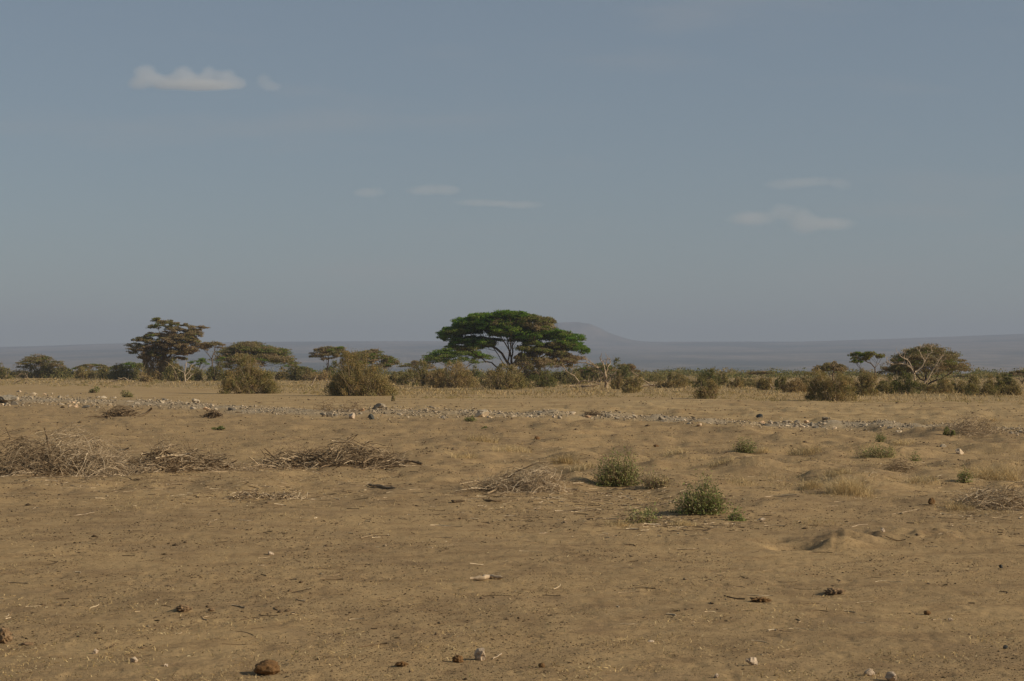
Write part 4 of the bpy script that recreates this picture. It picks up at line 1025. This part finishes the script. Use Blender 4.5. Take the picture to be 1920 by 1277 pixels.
# litter of small broken twigs around the piles
def litter():
    g = np.random.default_rng(121); mb = MB()
    zones = [(200, 905, 260, 20, 300), (480, 925, 200, 22, 260), (640, 905, 180, 24, 160), (1000, 950, 200, 28, 170), (1260, 975, 170, 24, 420), (1170, 925, 190, 20, 300), (1000, 930, 200, 16, 200), (1640, 880, 420, 70, 260), (1850, 960, 120, 22, 140),
             (900, 990, 600, 60, 130), (1560, 900, 250, 40, 150), (1500, 1100, 500, 90, 70), (400, 1120, 450, 90, 60), (1000, 860, 250, 30, 120)]
    for (cx, cy, sx, sy, k) in zones:
        for _ in range(k):
            px, py = cx + g.normal()*sx*.5, min(1290, max(800, cy + g.normal()*sy*.6))
            d = CAM_H*F/(py-690); x, y = (px-960)/F*d, d
            L = .06 + .28*g.random()**2.2; a = g.random()*6.283; cv = g.normal()*.18
            s = np.linspace(-.5, .5, 5)
            X_ = x + L*(s*math.cos(a) - (s*s*4)*cv*math.sin(a)); Y_ = y + L*(s*math.sin(a) + (s*s*4)*cv*math.cos(a))
            r = .0025 + .0055*g.random()**2
            Z_ = H(X_, Y_) + r + (.03*g.random()*(s+.5) if g.random() < .3 else 0)
            mb.tube(np.stack([X_, Y_, Z_], 1), r, 4, float(g.random()**1.0))
    o = mb.build('twig_litter', M_STICK); tag(o, 'small broken twigs and bark littering the soil round the piles', 'twig litter', kind='stuff')
litter()
# single bigger sticks and logs
def stick(name, label, cat, P, r0, tone, seed, mat_=M_DEAD, flat_=1.0):
    g = np.random.default_rng(seed); W = [G(a, b) for a, b in P]
    W = np.array(W); o0 = W.mean(0)
    t = np.linspace(0, 1, len(W)); tt = np.linspace(0, 1, 12)
    Q = np.stack([np.interp(tt, t, W[:, k]) for k in range(3)], 1)
    Q[1:-1, :2] += np.cumsum(g.normal(size=(10, 2)), 0)*r0*.8*np.sin(np.linspace(.3, 2.9, 10))[:, None]
    Q[:, 2] = H(Q[:, 0], Q[:, 1], False) + r0*.75
    mb = MB(); mb.tube(Q - o0, r0*np.concatenate([[.35], .55+.6*g.random(10), [.2]]), 7, tone)
    o = mb.build(name, mat_, None, True); o.location = o0
    return tag(o, label, cat)
stick('fallen_log', 'dark weathered log lying in the middle distance between the two branch piles', 'log', [(690,910),(712,914),(742,917)], .030, .5, 1, M_STICK)
stick('fallen_stick', 'thin pale stick continuing right of the dark weathered log', 'stick', [(738,918),(765,919),(790,918)], .008, 0.49, 2)
stick('driftwood_plank', 'pale flat piece of driftwood alone on bare soil, lower middle', 'driftwood', [(881,1088),(905,1086),(925,1084),(942,1086)], .030, .55, 3)
stick('fallen_stick', 'long pale bent stick on the right, above the burrow mound', 'stick', [(1433,932),(1450,930),(1470,931),(1488,929)], .008, 0.66, 4)
stick('fallen_stick', 'short pale straight stick right of the long bent one', 'stick', [(1550,950),(1572,949)], .008, 0.56, 5)
stick('fallen_stick', 'pale stick lying below the left brush pile, near the left edge', 'stick', [(138,967),(160,965),(178,961)], .007, 0.63, 6)
stick('fallen_stick', 'small white curved stick at the far left below the dark brush', 'stick', [(61,955),(68,952),(74,953)], .009, 0.70, 7)
stick('fallen_stick', 'short pale tilted stick on bare soil below the scattered sticks', 'stick', [(390,984),(400,978),(408,974)], .007, 0.49, 8)
stick('fallen_stick', 'curved pale branch lying right below the bleached tangle', 'stick', [(130,910),(145,914),(165,915)], .009, 0.56, 9)
stick('fallen_stick', 'dark thin stick in the left foreground of the stump pile', 'stick', [(228,893),(245,898),(262,901)], .009, 0.07, 10, M_STICK)
stick('fallen_stick', 'pale short stick in front of the pale silvery twig heap', 'stick', [(1000,954),(1014,953)], .008, 0.59, 11)
stick('fallen_stick', 'pale short stick below the flat olive grass clump', 'stick', [(1010,1001),(1028,1000)], .008, 0.52, 12)
stick('fallen_stick', 'thin dark stick flat on the soil in the centre', 'stick', [(806,1008),(828,1008),(848,1009)], .007, 0.24, 13)
stick('fallen_stick', 'thin dark curved stick right of centre on bare soil', 'stick', [(1171,1022),(1182,1021),(1193,1025)], .008, 0.03, 14, M_STICK)
stick('fallen_stick', 'pale stick resting on the burrow mound on the right', 'stick', [(1596,989),(1612,985),(1628,984)], .008, 0.56, 15)
stick('fallen_stick', 'slanting pale twig at the bottom near the pale pointed stone', 'stick', [(924,1236),(933,1230),(941,1226)], .006, .7, 16)
stick('fallen_stick', 'dark burnt looking wood chunk below the flat grey sticks', 'stick', [(846,941),(858,943),(872,941)], .026, .12, 17, M_STICK)
stick('fallen_stick', 'dark broken wood piece right of the burnt looking chunk', 'stick', [(906,939),(925,941),(940,940)], .024, .2, 18, M_STICK)
stick('fallen_stick', 'pale curved bone like stick near the burnt looking chunk', 'stick', [(1010,944),(1020,939),(1034,943)], .008, 0.70, 19)
stick('fallen_stick', 'pale short crosswise stick at the right below the grey twig clump', 'stick', [(1672,965),(1700,960),(1725,954)], .007, 0.52, 20)

# dry grass tufts one can tell apart
GT = 'dry grass tufts on the mounds'
def tuft(px, by, w, h, label, seed, n=170, tone=.55):
    g = np.random.default_rng(seed); x, y, z = G(px, by); m = y/F
    root = n
    X = g.normal(size=n).clip(-1.7, 1.7)*w*m*.23; Y = g.normal(size=n).clip(-1.7, 1.7)*w*m*.25
    L = h*m*(.3+.8*g.random(n))
    D = np.stack([g.normal(size=n)*.55, g.normal(size=n)*.45, np.ones(n)], 1); D /= np.linalg.norm(D, axis=1)[:, None]
    Wd = np.cross(D, g.normal(size=(n, 3))); Wd /= np.linalg.norm(Wd, axis=1)[:, None]; Wd *= m*.24
    b = np.stack([X, Y, H(x+X, y+Y, False)-z-.01], 1); mid = b + D*L[:, None]*.55
    tip = b + D*L[:, None] + np.stack([g.normal(size=n), g.normal(size=n), -np.abs(g.normal(size=n))], 1)*L[:, None]*.25
    V, Fq = ribbon(b, mid, tip, Wd)
    o = mesh_np('grass_tuft', V, Fq, M_STRAW, None, np.repeat(np.clip(tone + g.normal(size=n)*.2, 0, 1), 2))
    o.location = (x, y, z); tag(o, label, 'grass tuft', GT)
for i, (px, by, w, h, lb, t) in enumerate([(1060,868,60,26,'brown dry grass tuft on a mound above the larger green shrub',.3),(1090,880,50,20,'pale dry grass tuft touching the larger green shrub behind',.6),
    (1590,928,90,48,'largest dry grass tuft on the right, above the burrow mound',.55),(1520,915,50,26,'dry grass tuft left of the largest one',.5),(1510,850,70,22,'dry grass tuft on a mound right of the thin grey green shrub',.45),
    (1430,848,34,18,'pale dry grass tuft beside the thin grey green shrub',.65),(1265,852,50,16,'low dry grass tuft above the smaller bright green shrub',.6),(1730,905,70,18,'thin straw tuft left of the small upright green shrub',.6),
    (1860,900,110,40,'wide dry straw tuft at the right edge',.5),(1280,985,60,18,'trampled straw tuft below the smaller bright green shrub',.55),(905,828,70,18,'brown dry tuft on the mound left of the reddish dung ball',.4),
    (1570,890,60,20,'low dry tuft on the mound behind the largest tuft',.5),(870,860,60,16,'sparse straw tuft left of centre above the silvery heap',.6),(960,845,90,18,'wide sparse straw tuft below the reddish dung ball',.6),
    (1860,790,22,14,'pale thin tuft just behind the pale grey dry bush',.7),(1690,835,60,16,'straw tuft right of the small rounded grey green shrub',.6),(1350,870,60,16,'sparse straw tuft between green shrubs and thin grey shrub',.6),
    (1800,955,60,20,'straw tuft left of the flattened heap at the right edge',.5),(1390,905,70,16,'sparse straw tuft right above the smaller bright green shrub',.55),(1160,985,60,16,'straw tuft left of the flat olive clump',.5)]):
    tuft(px, by, w, h, lb, 700+i, n=int(50+w*h*.26), tone=t+.22)

# ------------------------------------------------------------------ clouds
def cloud(name, label, px, py, dist, puffs, dens, seed, erode=.62):
    """puffs in photo pixels around (px, py): (dx, dy up, r)"""
    import bmesh
    m = dist/F; dr = ray(px, py); c = dr/dr[1]*dist + np.array([0, 0, CAM_H])
    bm = bmesh.new()
    for (dx, dy, rx, rz) in puffs:
        mt = bmesh.ops.create_icosphere(bm, subdivisions=3, radius=1)
        for v in mt['verts']:
            v.co = Vector((v.co.x*rx*m*1.05 + dx*m, v.co.y*rx*m*.9, v.co.z*rz*m*1.05 + dy*m))
    me = bpy.data.meshes.new(name); bm.to_mesh(me); bm.free()
    def b(n, l, out):
        tcn = n.new('ShaderNodeTexCoord').outputs['Object']
        tot = None
        for (dx, dy, rx, rz) in puffs:
            s = n.new('ShaderNodeVectorMath'); s.operation = 'SUBTRACT'; l.new(tcn, s.inputs[0]); s.inputs[1].default_value = (dx*m, 0, dy*m)
            q = n.new('ShaderNodeVectorMath'); q.operation = 'MULTIPLY'; l.new(s.outputs[0], q.inputs[0]); q.inputs[1].default_value = (1/(rx*m), 1/(rx*m*.85), 1/(rz*m))
            ln = n.new('ShaderNodeVectorMath'); ln.operation = 'LENGTH'; l.new(q.outputs[0], ln.inputs[0])
            w_ = mrange(n, l, ln.outputs['Value'], 1.0, .2, 0, 1)
            tot = w_ if tot is None else math_(n, l, 'ADD', tot, w_)
        nn = noise(n, l, 1/(m*16), 6, .68, tcn, .6)
        dd = math_(n, l, 'MULTIPLY', mrange(n, l, math_(n, l, 'SUBTRACT', tot, math_(n, l, 'MULTIPLY', nn, erode)), -.10, .80, 0, 1), dens)
        v = n.new('ShaderNodeVolumePrincipled'); v.inputs['Color'].default_value = (.96, .95, .95, 1); v.inputs['Anisotropy'].default_value = 0.0
        l.new(dd, v.inputs['Density']); l.new(v.outputs[0], out.inputs['Volume'])
    me.materials.append(mat(name + ' vapour', b))
    o = bpy.data.objects.new(name, me); col.objects.link(o); o.location = c
    rm = o.modifiers.new('merge', 'REMESH'); rm.mode = 'VOXEL'; rm.voxel_size = 5*m
    return tag(o, label, 'cloud')
cloud('cloud', 'long low puffy white cloud in the upper left sky', 350, 148, 9000,
      [(-78,8,38,32),(-44,-6,46,24),(-6,6,36,31),(20,-6,44,22),(42,6,28,29),(74,2,32,27),(98,-8,26,18),(-92,-10,32,18),(10,-12,90,14),(60,-12,60,13)], .0065, 1)
cloud('cloud', 'small faint puff right of the long low white cloud', 495, 153, 9000, [(0,0,26,26),(18,-10,26,15)], .003, 2)
cloud('cloud', 'faint thin cloud pair left of centre, halfway up the sky', 765, 360, 9500, [(-65,0,46,18),(-85,-2,34,13),(20,2,50,15),(55,6,56,19),(80,2,36,14),(130,-20,80,12),(210,-24,80,14)], .0022, 3, .95)
cloud('cloud', 'soft round cloud in the right half of the sky', 1490, 412, 9500, [(6,0,40,46),(26,-6,38,34),(-26,18,34,24),(-80,2,80,26),(70,-8,80,22)], .0034, 4, .85)
cloud('cloud', 'faint arched cloud above the soft round one on the right', 1530, 346, 9500, [(0,6,70,17),(50,0,36,20),(-60,0,70,20)], .0018, 5, .95)

# ------------------------------------------------------------------ haze
def haze():
    import bmesh
    bm = bmesh.new(); bmesh.ops.create_cube(bm, size=1)
    zb, zt = -190.0, 335.0
    for v in bm.verts: v.co = Vector((v.co.x*31000, v.co.y*31000, zb if v.co.z < 0 else zt))
    me = bpy.data.meshes.new('haze'); bm.to_mesh(me); bm.free()
    def b(n, l, out):
        v = n.new('ShaderNodeVolumePrincipled'); v.inputs['Color'].default_value = (.42, .485, .625, 1)
        v.inputs['Density'].default_value = .00013
        l.new(v.outputs[0], out.inputs['Volume'])
    me.materials.append(mat('haze', b))
    o = bpy.data.objects.new('haze', me); col.objects.link(o)
    tag(o, 'pale blue haze over the plain', 'haze', kind='stuff')
haze()
scene.cycles.volume_bounces = 1
scene.cycles.transparent_max_bounces = 16
